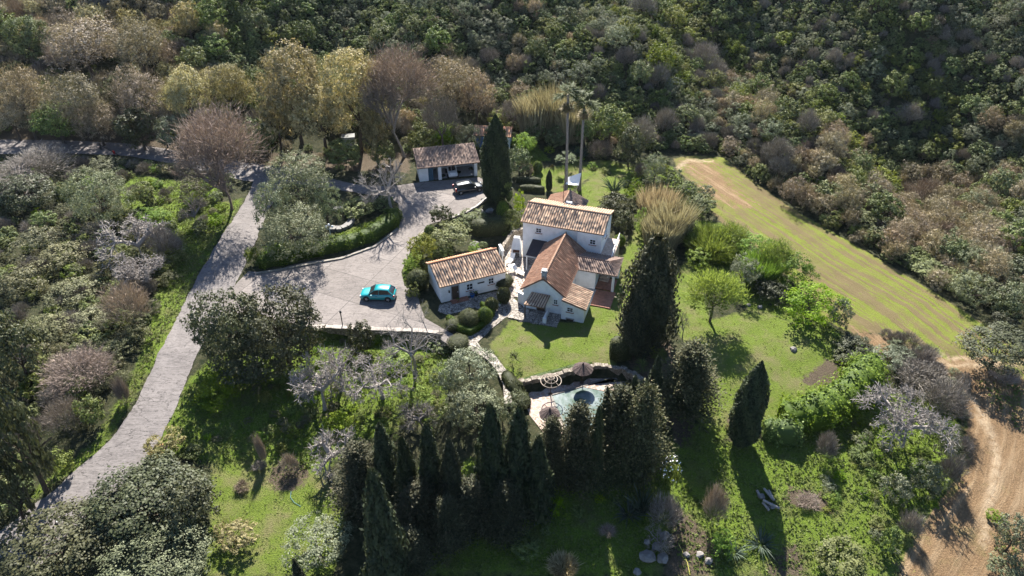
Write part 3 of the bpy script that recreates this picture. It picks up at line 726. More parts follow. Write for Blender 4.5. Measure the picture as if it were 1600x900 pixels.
FLAGW = flagmat('white_jointed_flagstones', (.33, .28, .24), (.50, .44, .38), (.10, .08, .07), 2.2)
DECKM = flagmat('pool_flagstones', (.28, .19, .15), (.42, .32, .26), (.42, .37, .33), 2.0)
def strip(name, A, B, mat, off, n=260, m_=12, edge=.5):
    """sheet between two edge polylines, laid on the terrain, with a slightly ragged edge"""
    def rs(P):
        P = np.array(P); s = np.r_[0, np.cumsum(np.hypot(*(P[1:] - P[:-1]).T))]; u = np.linspace(0, s[-1], n)
        from_ = [np.interp(u, s, P[:, i]) for i in (0, 1)]
        k = np.ones(9) / 9; sm = [np.r_[q[:4], np.convolve(q, k, 'valid'), q[-4:]] for q in from_]; return np.stack(sm, 1)
    a, b = rs(A), rs(B); r = np.random.default_rng(1)
    wob = lambda: np.convolve(r.normal(0, .35, n + 4), np.ones(5) / 5, 'valid')[:, None] * edge
    d = (b - a) / np.linalg.norm(b - a, axis=1, keepdims=True); a = a + d * wob(); b = b + d * wob()
    t_ = np.linspace(0, 1, m_)[None, :, None]; P = a[:, None] * (1 - t_) + b[:, None] * t_; P = P.reshape(-1, 2)
    z = H(P[:, 0], P[:, 1]) + off; V = np.c_[P, z]
    ii = np.arange(n * m_).reshape(n, m_); F4 = np.stack([ii[:-1, :-1], ii[1:, :-1], ii[1:, 1:], ii[:-1, 1:]], -1).reshape(-1, 4)
    o = link(name, np_mesh(name, V, F4, mat, True)); tag(o, kind='structure'); return o
def sheet(name, poly, mat, z, thick=.15):
    mb = MB(); mb.prism(poly, z - thick, z); o = mb.build(name, mat); tag(o, kind='structure'); return o
strip('road', RL, RR_, ROADM, -.02)
strip('lane', LT, LB, ROADM, -.012)
sheet('driveway', DRV, DRIVEM, .0, .14)
sheet('flagstone_path', PAV, FLAGM, .012, .15)
sheet('patio_paving', PAT, FLAGW, .03, .2)

# ---------------------------------------------------------------- pool terrace
STONE = flagmat('rough_stone', (.17, .145, .115), (.36, .31, .25), (.10, .08, .06), 3.2)
STONEG = simple('pale_rock', (.19, .175, .165), .9, .2, var=.35, scale=2.5, bump=.8)
POOLW = [flat(px, py, POOLZ) for px, py in ((858, 617), (905, 604), (955, 589), (975, 596), (985, 620), (965, 650), (930, 672), (905, 690), (884, 676), (872, 648))]
deck = [(x, y) for x, y in POOL_ZONE]
def smooth_poly(P, it=2):
    for _ in range(it):
        Qp = []
        for i in range(len(P)):
            a, b = P[i], P[(i + 1) % len(P)]
            Qp += [(a[0] * .75 + b[0] * .25, a[1] * .75 + b[1] * .25), (a[0] * .25 + b[0] * .75, a[1] * .25 + b[1] * .75)]
        P = Qp
    return P
PW = POOLW
me = bpy.data.meshes.new('pool_deck'); import bmesh
from mathutils.geometry import tessellate_polygon
def ring_sheet(name, outer, hole, mat, z):
    vs = [Vector((x, y, 0)) for x, y in outer]; hs = [Vector((x, y, 0)) for x, y in hole]
    tri = tessellate_polygon([vs, hs]); me = bpy.data.meshes.new(name)
    me.from_pydata([(v.x, v.y, z) for v in vs + hs], [], [tuple(t_) for t_ in tri]); me.update(); me.materials.append(mat)
    bm = bmesh.new(); bm.from_mesh(me)
    for f in bm.faces:
        if f.normal.z < 0: f.normal_flip()
    bm.to_mesh(me); bm.free()
    return link(name, me)
tag(ring_sheet('pool_deck', deck, PW, DECKM, POOLZ + .06), kind='structure')
m, nt, out = newmat('pool_water'); t = NT(nt); pos = t.n('ShaderNodeNewGeometry').outputs['Position']
nz = t.noise(.7, 4, .6, pos, .5)
b = t.bsdf(t.mix(t.ramp(nz, .35, .65), (.05, .09, .055), (.21, .24, .24)), .08, .5, 0, t.noise(3, 2, .5, pos), .12, .05); nt.links.new(b.outputs[0], out.inputs[0]); WATERM = m
mb = MB(); mb.prism(PW, POOLZ + .01, POOLZ + .03); wobj = mb.build('water', WATERM); tag(wobj, kind='structure')
mb = MB()
for i in range(len(PW)):
    a, b_ = Vector((*PW[i], 0)), Vector((*PW[(i + 1) % len(PW)], 0)); d = (b_ - a); L = d.length; d.normalize(); nn = Vector((d.y, -d.x, 0))
    q = [a, b_, b_ + nn * .22, a + nn * .22]; mb.prism([(v.x, v.y) for v in q], POOLZ + .02, POOLZ + .10 + .001 * i)
tag(mb.build('pool_coping', simple('coping_dark', (.17, .15, .13))), 'dark stone coping edging the swimming pool', 'coping')

def stone_wall(name, line, z0f, h, w, label, mat=STONE, cap=None, seed=0, cat='wall'):
    """wall of irregular courses along a world polyline"""
    r = random.Random(seed); mb = MB(); P = [Vector((*p, 0)) for p in line]; off = 0
    for i in range(len(P) - 1):
        a, b = P[i], P[i + 1]; d = b - a; L = d.length; d.normalize(); nrm = Vector((-d.y, d.x, 0)); n = max(1, int(L / .55))
        for k in range(n):
            p = a + d * (L * k / n); q = a + d * (L * (k + 1) / n); ww = w * r.uniform(.85, 1.15) / 2; hh = h * r.uniform(.9, 1.06); zz = z0f((p.x + q.x) / 2, (p.y + q.y) / 2)
            pts = [p - nrm * ww, q - nrm * ww, q + nrm * ww, p + nrm * ww]
            mb.prism([(v.x + 0, v.y) for v in pts], zz, zz + hh)
    o = mb.build(name, mat, bevel=0); tag(o, label, cat)
    return o
PWALL = [flat(px, py, 0) for px, py in ((808, 598), (830, 592), (850, 589), (880, 582), (905, 575), (928, 571), (950, 571), (970, 575), (988, 582), (1003, 594))]
stone_wall('retaining_wall', PWALL, lambda x, y: POOLZ - .2, 1.55, .5, 'curved stone retaining wall between the lawn and the pool terrace', seed=2)
stone_wall('retaining_wall', WALLLINE, lambda x, y: LOWZ - .35, 1.72, .45, 'old stone retaining wall below the concrete drive', seed=3)
KERB = [flat(px, py) for px, py in ((767, 305), (757, 314), (745, 324), (730, 333), (712, 340), (700, 345))]
stone_wall('low_wall', KERB, lambda x, y: -.1, .42, .28, 'low pale kerb wall curving around the black car', simple('kerb_pale', (.30, .27, .24)), seed=4)
PATIOW = [flat(px, py) for px, py in ((786, 412), (783, 402), (790, 388), (800, 374), (812, 368), (822, 366))]
stone_wall('patio_wall', PATIOW, lambda x, y: -.1, 1.25, .4, 'curved stone wall beside the white outdoor oven', seed=5)
ISL = [flat(px, py) for px, py in ((513, 358), (530, 360), (545, 354), (552, 342), (546, 332), (532, 326), (520, 332))]
stone_wall('planter_wall', smooth_poly(ISL, 1)[:12], lambda x, y: -.1, .5, .9, 'low curved stone planter edge under the olive trees', simple('stone_grey', (.16, .15, .14), var=.3), seed=6)
def edging(line, label, seed, name='edging_stones', w=.3, h=.25):
    return stone_wall(name, pk(line), lambda x, y: Hs(x, y) - .08, h, w, label, seed=seed, mat=simple('edging_stone', (.20, .18, .15), var=.4), cat='edging')
edging([(400, 428), (450, 420), (490, 412), (535, 404), (585, 386), (620, 360)], 'low stone edging along the leafy hedge bank of the drive', 7)
edging([(745, 536), (752, 546), (772, 556), (789, 578), (798, 604)], 'pale stone edging of the path beside the lawn', 8, w=.2, h=.16)
# concrete lip on top of the drive wall
stone_wall('wall_coping', [(x, y + .05) for x, y in WALLLINE], lambda x, y: .05, .12, .6, 'broken pale coping stones along the drive edge', simple('coping_pale', (.27, .23, .20), var=.4), seed=9, cat='coping')

# ---------------------------------------------------------------- buildings
m, nt, out = newmat('whitewash'); t = NT(nt); pos = t.n('ShaderNodeNewGeometry').outputs['Position']
a = t.noise(1.2, 5, .65, pos); g = t.noise(14, 3, .7, pos)
c = t.mix(t.ramp(a, .45, .75), (.76, .76, .75), (.62, .62, .60)); c = t.mix(t.math('MULTIPLY', t.ramp(g, .55, .8), .25), c, (.5, .5, .47))
b = t.bsdf(c, .85, .2); nt.links.new(b.outputs[0], out.inputs[0]); WHITE = m
def tilemat(name, a, b_, pale, dark, palef):
    m, nt, out = newmat(name); t = NT(nt); pos = t.n('ShaderNodeNewGeometry').outputs['Position']; v = t.attr('v')
    c = t.mix(t.ramp(v, 0, 1), a, b_); c = t.mix(t.ramp(v, -.05, -.4), c, dark); nz = t.noise(1.3, 4, .7, pos); n2 = t.noise(9, 3, .7, pos)
    c = t.mix(t.math('MULTIPLY', t.ramp(nz, .42, .68), palef), c, pale)
    c = t.mix(t.math('MULTIPLY', t.ramp(n2, .56, .74), .3), c, dark)
    b = t.bsdf(c, .85, .2, 0, n2, .08, .01); nt.links.new(b.outputs[0], out.inputs[0]); return m
TILE = tilemat('roof_tile_terracotta', (.21, .10, .062), (.36, .20, .13), (.40, .29, .21), (.07, .045, .035), .25)
TILEP = tilemat('roof_tile_pale', (.30, .18, .12), (.50, .35, .24), (.54, .42, .32), (.06, .04, .03), .12)
TILEO = tilemat('roof_tile_orange', (.42, .19, .10), (.60, .32, .19), (.52, .38, .28), (.14, .08, .06), .25)
TILEG = tilemat('roof_tile_greyed', (.17, .115, .09), (.26, .185, .15), (.26, .21, .18), (.07, .05, .04), .3)
WOOD = simple('dark_wood', (.07, .045, .03), .7, .3); PANE = simple('window_dark', (.025, .03, .035), .08, .5, var=.05)
BLUEP = simple('blue_paint', (.03, .12, .36), .6, .3); TERRA = simple('terracotta_floor', (.28, .13, .085), .8, .3, var=.3)
IRON = simple('dark_iron', (.03, .03, .03), .5, .4); GREYM = simple('grey_render', (.33, .33, .33), .8, .2); WMET = simple('white_metal', (.75, .75, .75), .5, .4, var=.05)
def roof_slope(name, A, B, C, D, mat, parent, pitch=.30, course=.42, thick=.10, seed=0):
    A, B, C, D = (np.array(p, float) for p in (A, B, C, D)); rg = np.random.default_rng(seed + int(abs(A[0] * 10)))
    W = max(np.linalg.norm(B - A), np.linalg.norm(C - D)); Lr = max(np.linalg.norm(D - A), np.linalg.norm(C - B))
    nc = max(1, int(round(W / pitch))); nr = max(1, int(round(Lr / course)))
    n_ = np.cross(B - A, D - A); n_ = n_ / np.linalg.norm(n_); n_ = n_ if n_[2] > 0 else -n_
    ss = np.concatenate([[c_ + f for f in (0, .14, .3, .5, .7, .86)] for c_ in range(nc)] + [[nc]]) / nc
    prof = np.array([(math.sin(math.pi * ((s * nc) % 1)) ** .8) for s in ss]) * .085
    tt = []; hh = []
    for r in range(nr): tt += [r / nr, (r + .97) / nr]; hh += [.008, .0]
    tt = np.array(tt + [1.0]); hh = np.array(hh + [.0])
    wob = rg.normal(0, .004, (len(tt), nc + 1))
    V = []
    for j, t_ in enumerate(tt):
        for i, s in enumerate(ss):
            base = (A * (1 - s) + B * s) * (1 - t_) + (D * (1 - s) + C * s) * t_
            V.append(base + n_ * (prof[i] + hh[j] + wob[j, min(int(s * nc), nc)]))
    ns = len(ss); nt_ = len(tt); F4 = []; vv = []; tr = rg.random((nr + 1, nc + 1))
    for j in range(nt_ - 1):
        for i in range(ns - 1):
            F4.append((j * ns + i, j * ns + i + 1, (j + 1) * ns + i + 1, (j + 1) * ns + i)); vv.append(tr[j // 2, i // 6] * .75 + .25 if 0 < i % 6 < 5 else -.45)
    o0 = len(V); V += [A - n_ * thick, B - n_ * thick, C - n_ * thick, D - n_ * thick]
    V += [A, B, C, D]
    F4 += [(o0 + 3, o0 + 2, o0 + 1, o0)] + [(o0 + i, o0 + (i + 1) % 4, o0 + 4 + (i + 1) % 4, o0 + 4 + i) for i in range(4)]; vv += [.1] * 5
    return link(name, np_mesh(name, V, F4, mat, attrs={'v': ('FACE', vv)}), parent)
def ridge_cap(A, B, parent, mat=None, r=.13, name='ridge_tiles'):
    A, B = Vector(A), Vector(B); n = max(2, int((B - A).length / .42)); mb = MB()
    for i in range(n):
        a = A.lerp(B, i / n); b = A.lerp(B, (i + 1.08) / n if i < n - 1 else 1); mb.tube([a, b], [r * 1.05, r * .88], 8)
    return mb.build(name, mat or TILEP, parent)
def gable_walls(name, x0, x1, y0, y1, ez, rz, axis, parent, mat=None, zb=-.3, off=None):
    """closed walls with gables; ridge along axis at offset off"""
    mb = MB(); mat = mat or WHITE
    if axis == 'y':
        mx = off if off is not None else (x0 + x1) / 2
        s = [(x0, zb), (x1, zb), (x1, ez), (mx, rz), (x0, ez)]; vs = [(x, y0, z) for x, z in s] + [(x, y1, z) for x, z in s]
    else:
        my = off if off is not None else (y0 + y1) / 2
        s = [(y0, zb), (y1, zb), (y1, ez), (my, rz), (y0, ez)]; vs = [(x0, y, z) for y, z in s] + [(x1, y, z) for y, z in s]
    mb.add(vs, [(4, 3, 2, 1, 0), (5, 6, 7, 8, 9)] + [(i, (i + 1) % 5, (i + 1) % 5 + 5, i + 5) for i in range(5)])
    return mb.build(name, mat, parent)
def window(parent, x, y, z, w, h, face='y-', frame=WHITE, grille=True, nm='window'):
    """window on a wall: frame > pane, sill, grille"""
    root = MB(); fw = .09
    def bx(mb, u0, u1, v0, v1, d0, d1):
        if face == 'y-': mb.box(x + u0, x + u1, y - d1, y - d0, z + v0, z + v1)
        else: mb.box(x + d0, x + d1, y + u0, y + u1, z + v0, z + v1)
    for u0, u1, v0, v1 in ((-w / 2 - fw, -w / 2, -h / 2 - fw, h / 2 + fw), (w / 2, w / 2 + fw, -h / 2 - fw, h / 2 + fw), (-w / 2, w / 2, h / 2, h / 2 + fw), (-w / 2, w / 2, -h / 2 - fw, -h / 2)):
        bx(root, u0, u1, v0, v1, -.02, .07)
    o = root.build(nm, frame, parent)
    p = MB(); bx(p, -w / 2, w / 2, -h / 2, h / 2, -.02, .012); p.build('pane', PANE, o)
    s = MB(); bx(s, -w / 2 - .15, w / 2 + .15, -h / 2 - fw - .07, -h / 2 - fw, -.01, .14); s.build('sill', TERRA, o)
    if grille:
        g = MB(); bx(g, -.02, .02, -h / 2, h / 2, .02, .045); bx(g, -w / 2, w / 2, -.02, .02, .018, .043); g.build('glazing_bar', WMET, o)
    return o
def door(parent, x, y, w, h, mat=WOOD, z=0):
    mb = MB(); mb.box(x - w / 2, x + w / 2, y - .04, y + .02, z, z + h); o = mb.build('door', mat, parent)
    f = MB(); f.box(x - w / 2 - .1, x - w / 2, y - .07, y + .02, z, z + h + .1); f.box(x + w / 2, x + w / 2 + .1, y - .07, y + .02, z, z + h + .1); f.box(x - w / 2, x + w / 2, y - .07, y + .02, z + h, z + h + .1); f.build('door_frame', GREYM, o)
    k = MB(); k.box(x + w / 2 - .15, x + w / 2 - .08, y - .10, y - .04, z + 1.0, z + 1.08); k.build('handle', WMET, o)
    return o
def chimney(parent, x, y, z0, z1, w=.55, d=.5, mat=WHITE):
    mb = MB(); mb.box(x - w / 2, x + w / 2, y - d / 2, y + d / 2, z0, z1); o = mb.build('chimney', mat, parent)
    c = MB(); c.box(x - w / 2 - .07, x + w / 2 + .07, y - d / 2 - .07, y + d / 2 + .07, z1, z1 + .08)
    for sx in (-1, 1):
        for sy in (-1, 1): c.box(x + sx * w * .36 - .06, x + sx * w * .36 + .06, y + sy * d * .36 - .06, y + sy * d * .36 + .06, z1 + .08, z1 + .28)
    c.box(x - w / 2 - .04, x + w / 2 + .04, y - d / 2 - .04, y + d / 2 + .04, z1 + .28, z1 + .36); c.build('chimney_cap', mat, o); return o

# main farmhouse
HS = empty('farmhouse', (3.4, 66.6, 0), R(-18), 'large white farmhouse of joined wings with terracotta tile roofs above the lawn', 'house')
wing = gable_walls('front_wing_wall', -2.35, 2.35, .4, 10.6, 2.75, 4.6, 'y', HS)
rf = roof_slope('roof', (-2.65, 10.3, 2.72), (-2.65, .15, 2.72), (0, .15, 4.75), (0, 10.3, 4.75), TILE, HS, seed=1)
rf2 = roof_slope('roof', (2.65, .15, 2.72), (2.65, 10.3, 2.72), (0, 10.3, 4.75), (0, .15, 4.75), TILE, HS, seed=2)
ridge_cap((0, .12, 4.84), (0, 10.3, 4.84), rf)
chimney(HS, .0, .62, 4.3, 5.35, .5, .5, GREYM)
# annex with lean-to roof
mb = MB(); mb.add([(2.35, -.25, -.4), (4.95, -.25, -.4), (4.95, 3.1, -.4), (2.35, 3.1, -.4), (2.35, -.25, 2.62), (4.95, -.25, 1.95), (4.95, 3.1, 1.95), (2.35, 3.1, 2.62)],
   [(3, 2, 1, 0), (4, 5, 6, 7), (0, 1, 5, 4), (1, 2, 6, 5), (2, 3, 7, 6), (3, 0, 4, 7)]); mb.build('annex_wall', WHITE, HS)
roof_slope('annex_roof', (5.2, -.45, 1.98), (5.2, 3.25, 1.98), (2.37, 3.25, 2.74), (2.37, -.45, 2.74), TILEP, HS, seed=3)
# gallery behind
mb = MB(); mb.box(2.35, 4.75, 6.4, 10.2, -.3, 2.6); mb.box(4.75, 7.0, 9.6, 10.2, -.3, 2.6); mb.box(4.75, 7.0, 6.45, 6.65, 2.32, 2.6); mb.box(6.7, 6.98, 6.4, 6.68, -.3, 2.32); mb.box(4.75, 6.7, 9.0, 9.6, .9, 1.15)
mb.build('gallery_wall', WHITE, HS)
g1 = roof_slope('gallery_roof', (2.4, 6.1, 2.66), (7.3, 6.1, 2.66), (5.9, 8.1, 3.2), (1.4, 8.1, 3.2), TILEG, HS, seed=4)
roof_slope('gallery_roof', (7.3, 6.1, 2.66), (7.3, 10.3, 2.66), (5.9, 8.12, 3.2), (5.9, 8.1, 3.2), TILEG, HS, seed=5)
roof_slope('gallery_roof', (7.3, 10.15, 2.66), (2.4, 10.15, 2.66), (1.4, 8.1, 3.2), (5.9, 8.1, 3.2), TILEG, HS, seed=6)
ridge_cap((1.5, 8.1, 3.25), (5.9, 8.1, 3.25), g1, TILEG, .1)
mb = MB(); mb.box(4.98, 7.3, 3.2, 6.4, -.3, .14); mb.box(4.75, 7.0, 6.68, 9.0, -.3, .16); mb.build('terrace_floor', TERRA, HS)
mb = MB(); mb.box(2.36, 4.95, 3.12, 6.38, -.3, .10); mb.build('yard_floor', GREYM, HS)
# two storey back block
gable_walls('back_block_wall', -5.6, 4.4, 10.62, 16.2, 5.3, 6.12, 'x', HS, off=13.6)
b1 = roof_slope('back_block_roof', (-5.85, 10.28, 5.33), (4.65, 10.28, 5.33), (4.65, 13.6, 6.27), (-5.85, 13.6, 6.27), TILEP, HS, seed=7)
roof_slope('back_block_roof', (4.65, 16.5, 5.3), (-5.85, 16.5, 5.3), (-5.85, 13.6, 6.27), (4.65, 13.6, 6.27), TILEP, HS, seed=8)
ridge_cap((-5.9, 13.6, 6.34), (4.7, 13.6, 6.34), b1)
mb = MB(); mb.box(1.5, 4.41, 10.3, 10.64, 2.5, 5.22); mb.build('bay_wall', WHITE, HS)
window(HS, -3.55, 10.61, 4.3, .62, .55); window(HS, 3.35, 10.29, 4.15, .62, .6)
window(HS, 4.41, 12.9, 4.0, .7, .7, 'x+')
window(HS, 1.5, .39, 1.75, .36, .6); window(HS, 3.35, -.26, 1.55, .6, .5)
door(HS, -.2, .39, .95, 2.0); door(HS, 3.4, -.26, .8, .3, WOOD, -.05)
mb = MB(); mb.box(4.42, 4.72, 10.75, 11.5, 4.5, 4.8); mb.build('awning_box', WMET, HS)
mb = MB(); mb.tube([(1.47, 10.27, 2.8), (1.47, 10.27, 5.25)], .05, 6); mb.build('drainpipe', WMET, HS)
# porch canopy
p = roof_slope('porch_roof', (-1.75, -1.45, 1.95), (.65, -1.45, 1.95), (.85, .38, 2.5), (-1.35, .38, 2.5), TILEP, HS, seed=9)
mb = MB(); mb.tube([(-1.6, -1.3, 0), (-1.6, -1.3, 1.9)], .07, 6); mb.build('porch_post', WOOD, p)
mb = MB(); mb.box(.62, .82, -1.5, .38, -.2, .75); mb.box(.60, 1.0, -1.75, -1.5, -.2, .75); mb.build('porch_wall', WHITE, HS)
mb = MB(); mb.box(-3.4, 2.3, -2.0, .39, -.3, .10); mb.build('porch_floor', FLAGM, HS)
# lean-to canopy over the patio
mb = MB(); mb.add([(-4.3, 7.7, 2.35), (-2.45, 7.7, 2.35), (-2.45, 10.6, 2.9), (-4.3, 10.6, 2.9), (-4.3, 7.7, 2.27), (-2.45, 7.7, 2.27), (-2.45, 10.6, 2.82), (-4.3, 10.6, 2.82)],
   [(0, 1, 2, 3), (7, 6, 5, 4), (0, 4, 5, 1), (1, 5, 6, 2), (2, 6, 7, 3), (3, 7, 4, 0)]); cn = mb.build('patio_canopy', simple('dark_canopy', (.05, .04, .04)), HS)
mb = MB(); mb.tube([(-4.2, 7.8, 0), (-4.2, 7.8, 2.3)], .08, 6); mb.build('canopy_post', WHITE, cn)
# rear block
gable_walls('rear_block_wall', -4.9, -.1, 16.22, 22.0, 3.0, 4.0, 'y', HS)
r1 = roof_slope('rear_block_roof', (-5.15, 22.2, 2.97), (-5.15, 16.25, 2.97), (-2.5, 16.25, 4.12), (-2.5, 22.2, 4.12), TILE, HS, seed=10)
roof_slope('rear_block_roof', (.15, 16.25, 2.97), (.15, 22.2, 2.97), (-2.5, 22.2, 4.12), (-2.5, 16.25, 4.12), TILEG, HS, seed=11)
ridge_cap((-2.5, 16.3, 4.2), (-2.5, 22.3, 4.2), r1)
chimney(HS, -1.35, 16.9, 3.2, 4.9, .7, .5)
mb = MB(); mb.tube([(-2.1, 16.8, 3.4), (-2.1, 16.8, 7.6)], [.06, .04], 6); mb.build('flue_pipe', simple('rusty_pipe', (.16, .10, .08)), HS)
# outside stair and railing on the right
mb = MB(); mb.box(4.42, 6.0, 10.25, 14.6, -.3, 2.4)
for i in range(7): mb.box(4.9 + .002 * i, 6.0, 10.25 - .35 * (i + 1), 10.25 - .35 * i, -.3, 2.4 - .34 * (i + 1))
st = mb.build('outside_stair', simple('stair_render', (.42, .33, .27), var=.3), HS)
mb = MB()
for q in range(6): mb.tube([(5.9, 10.4 + q * .8, 2.4), (5.9, 10.4 + q * .8, 3.4)], .03, 5)
mb.tube([(5.9, 10.3, 3.4), (5.9, 14.5, 3.4)], .04, 5); mb.tube([(5.9, 10.3, 2.9), (5.9, 14.5, 2.9)], .025, 5); mb.tube([(5.9, 10.3, 3.4), (5.95, 7.9, 1.0)], .04, 5)
mb.build('railing', WMET, st)

# guest cottage
CG = empty('cottage', (-8.2, 68.5, 0), R(22.8), 'small white cottage with a single tile roof beside the round clipped hedges', 'house')
gable_walls('wall', 0, 8.1, .15, 4.9, 2.45, 3.28, 'x', CG, off=3.5)
c1 = roof_slope('roof', (-.2, -.15, 2.4), (8.3, -.15, 2.4), (8.3, 3.5, 3.42), (-.2, 3.5, 3.42), TILEP, CG, seed=12)
roof_slope('roof', (8.3, 5.15, 2.55), (-.2, 5.15, 2.55), (-.2, 3.5, 3.42), (8.3, 3.5, 3.42), TILEO, CG, seed=13)
ridge_cap((-.25, 3.5, 3.49), (8.35, 3.5, 3.49), c1, TILEO)
door(CG, 1.75, .14, .85, 1.95); window(CG, 3.55, .14, 1.35, .7, .8); window(CG, 6.25, .14, 1.45, .6, .75)
mb = MB(); mb.box(4.55, 5.4, .08, .14, 1.45, 1.62); mb.build('plaque', simple('dark_plaque', (.05, .05, .05)), CG)
mb = MB(); mb.tube([(.95, .1, 1.55), (.95, -.12, 1.6)], .03, 5); mb.lathe([(.09, 0), (.12, .1), (.07, .28)], 8, (.95, -.15, 1.4)); mb.build('wall_lamp', IRON, CG)
mb = MB(); mb.box(1.1, 3.2, -.65, .14, -.1, .10); mb.build('door_step', TERRA, CG)

# garage
gx0, gy0 = flat(656, 284); GA = empty('garage', (gx0, gy0, 0), R(13), 'long open white garage with a lean-to tile roof at the far end of the drive', 'garage')
mb = MB(); mb.box(0, 1.35, 0, .2, -.2, 2.4); mb.box(2.85, 3.35, 0, .5, -.2, 2.3); mb.box(8.35, 8.8, 0, .5, -.2, 2.3); mb.box(0, .2, .2, 3.8, -.2, 2.45); mb.box(8.6, 8.8, .5, 3.8, -.2, 2.45); mb.box(.2, 8.6, 3.6, 3.8, -.2, 3.1); mb.box(3.35, 8.35, .05, .25, 2.12, 2.38)
mb.box(2.95, 3.15, .5, 3.6, -.2, 2.6)
mb.build('wall', WHITE, GA)
roof_slope('roof', (-.3, -.5, 2.42), (9.15, -.5, 2.42), (9.15, 4.3, 3.45), (-.3, 4.3, 3.45), TILEG, GA, pitch=.22, seed=14)
mb = MB(); mb.box(1.36, 2.1, .02, .10, 0, 2.2); mb.build('door', simple('door_teal', (.03, .08, .12)), GA)
mb = MB(); mb.box(.2, 8.6, .3, 3.6, -.1, .03); mb.build('floor_slab', GREYM, GA)

# hut behind the tall cypress
hx, hy, hz = pick(742, 230); HU = empty('hut', (hx, hy, hz), R(-6), 'little hut with an orange tile roof and blue door behind the tall cypress', 'hut')
gable_walls('wall', 0, 5.7, 0, 3.2, 2.2, 2.9, 'x', HU, zb=-1)
roof_slope('roof', (-.3, -.3, 2.15), (6.0, -.3, 2.15), (6.0, 1.7, 3.05), (-.3, 1.7, 3.05), TILEO, HU, seed=15)
roof_slope('roof', (6.0, 3.5, 2.15), (-.3, 3.5, 2.15), (-.3, 1.7, 3.05), (6.0, 1.7, 3.05), TILEO, HU, seed=16)
mb = MB(); mb.box(.1, 1.7, -.06, .0, 0, 2.05); mb.build('door', BLUEP, HU)
sx_, sy_, sz_ = pick(546, 228); SH = empty('shed', (sx_, sy_, sz_), R(10), 'tiny pale shed half hidden under the tall yellow trees', 'shed')
mb = MB(); mb.box(-.9, .9, -.6, .6, -.5, 1.7); mb.build('wall', GREYM, SH); mb = MB(); mb.box(-1.05, 1.05, -.75, .75, 1.7, 1.78); mb.build('roof', simple('shed_roof', (.16, .16, .15)), SH)

# white garden walls round the patio entrance
def wwall(name, a, b, h, label, th=.22):
    (x0, y0), (x1, y1) = flat(*a), flat(*b); L = math.hypot(x1 - x0, y1 - y0); rz = math.atan2(y1 - y0, x1 - x0)
    mb = MB(); mb.box(0, L, -th / 2, th / 2, -.2, h); mb.box(-.04, L + .04, -th / 2 - .05, th / 2 + .05, h, h + .07)
    o = mb.build(name, WHITE); o.location = (x0, y0, 0); o.rotation_euler = (0, 0, rz); return tag(o, label, 'wall')
wwall('garden_wall', (779, 474), (794, 472), 1.5, 'short white garden wall between the cottage hedge and the patio steps')
wwall('garden_wall', (810, 472), (820, 477), 1.5, 'short white garden wall joining the patio steps to the farmhouse')
wwall('garden_wall', (781, 402), (786, 412), 1.9, 'white wall stub behind the right end of the cottage')

# ---------------------------------------------------------------- cars
def loft(secs, closed=True):
    n = len(secs[0]); V = [p for s in secs for p in s]; Fc = []
    for i in range(len(secs) - 1):
        for k in range(n): Fc.append((i * n + k, i * n + (k + 1) % n, (i + 1) * n + (k + 1) % n, (i + 1) * n + k))
    Fc.append(tuple(range(n))[::-1]); Fc.append(tuple(range((len(secs) - 1) * n, len(secs) * n)))
    return V, Fc
def paint(name, col):
    m, nt, out = newmat(name); t = NT(nt); b = t.bsdf(col, .3, .5); b.inputs['Coat Weight'].default_value = 1; b.inputs['Coat Roughness'].default_value = .06
    nt.links.new(b.outputs[0], out.inputs[0]); return m
GLASS = paint('car_glass', (.012, .016, .018)); TYRE = simple('tyre_rubber', (.02, .02, .02), .85, .3); RIM = simple('alloy_rim', (.45, .45, .46), .35, .5, .8)
RED = simple('tail_lens', (.35, .01, .01), .25, .5); CLEARL = simple('head_lens', (.6, .62, .65), .15, .5); PLAT = simple('blank_plate', (.6, .6, .55), .6, .3); BLK = simple('black_trim', (.02, .02, .02), .6, .3)
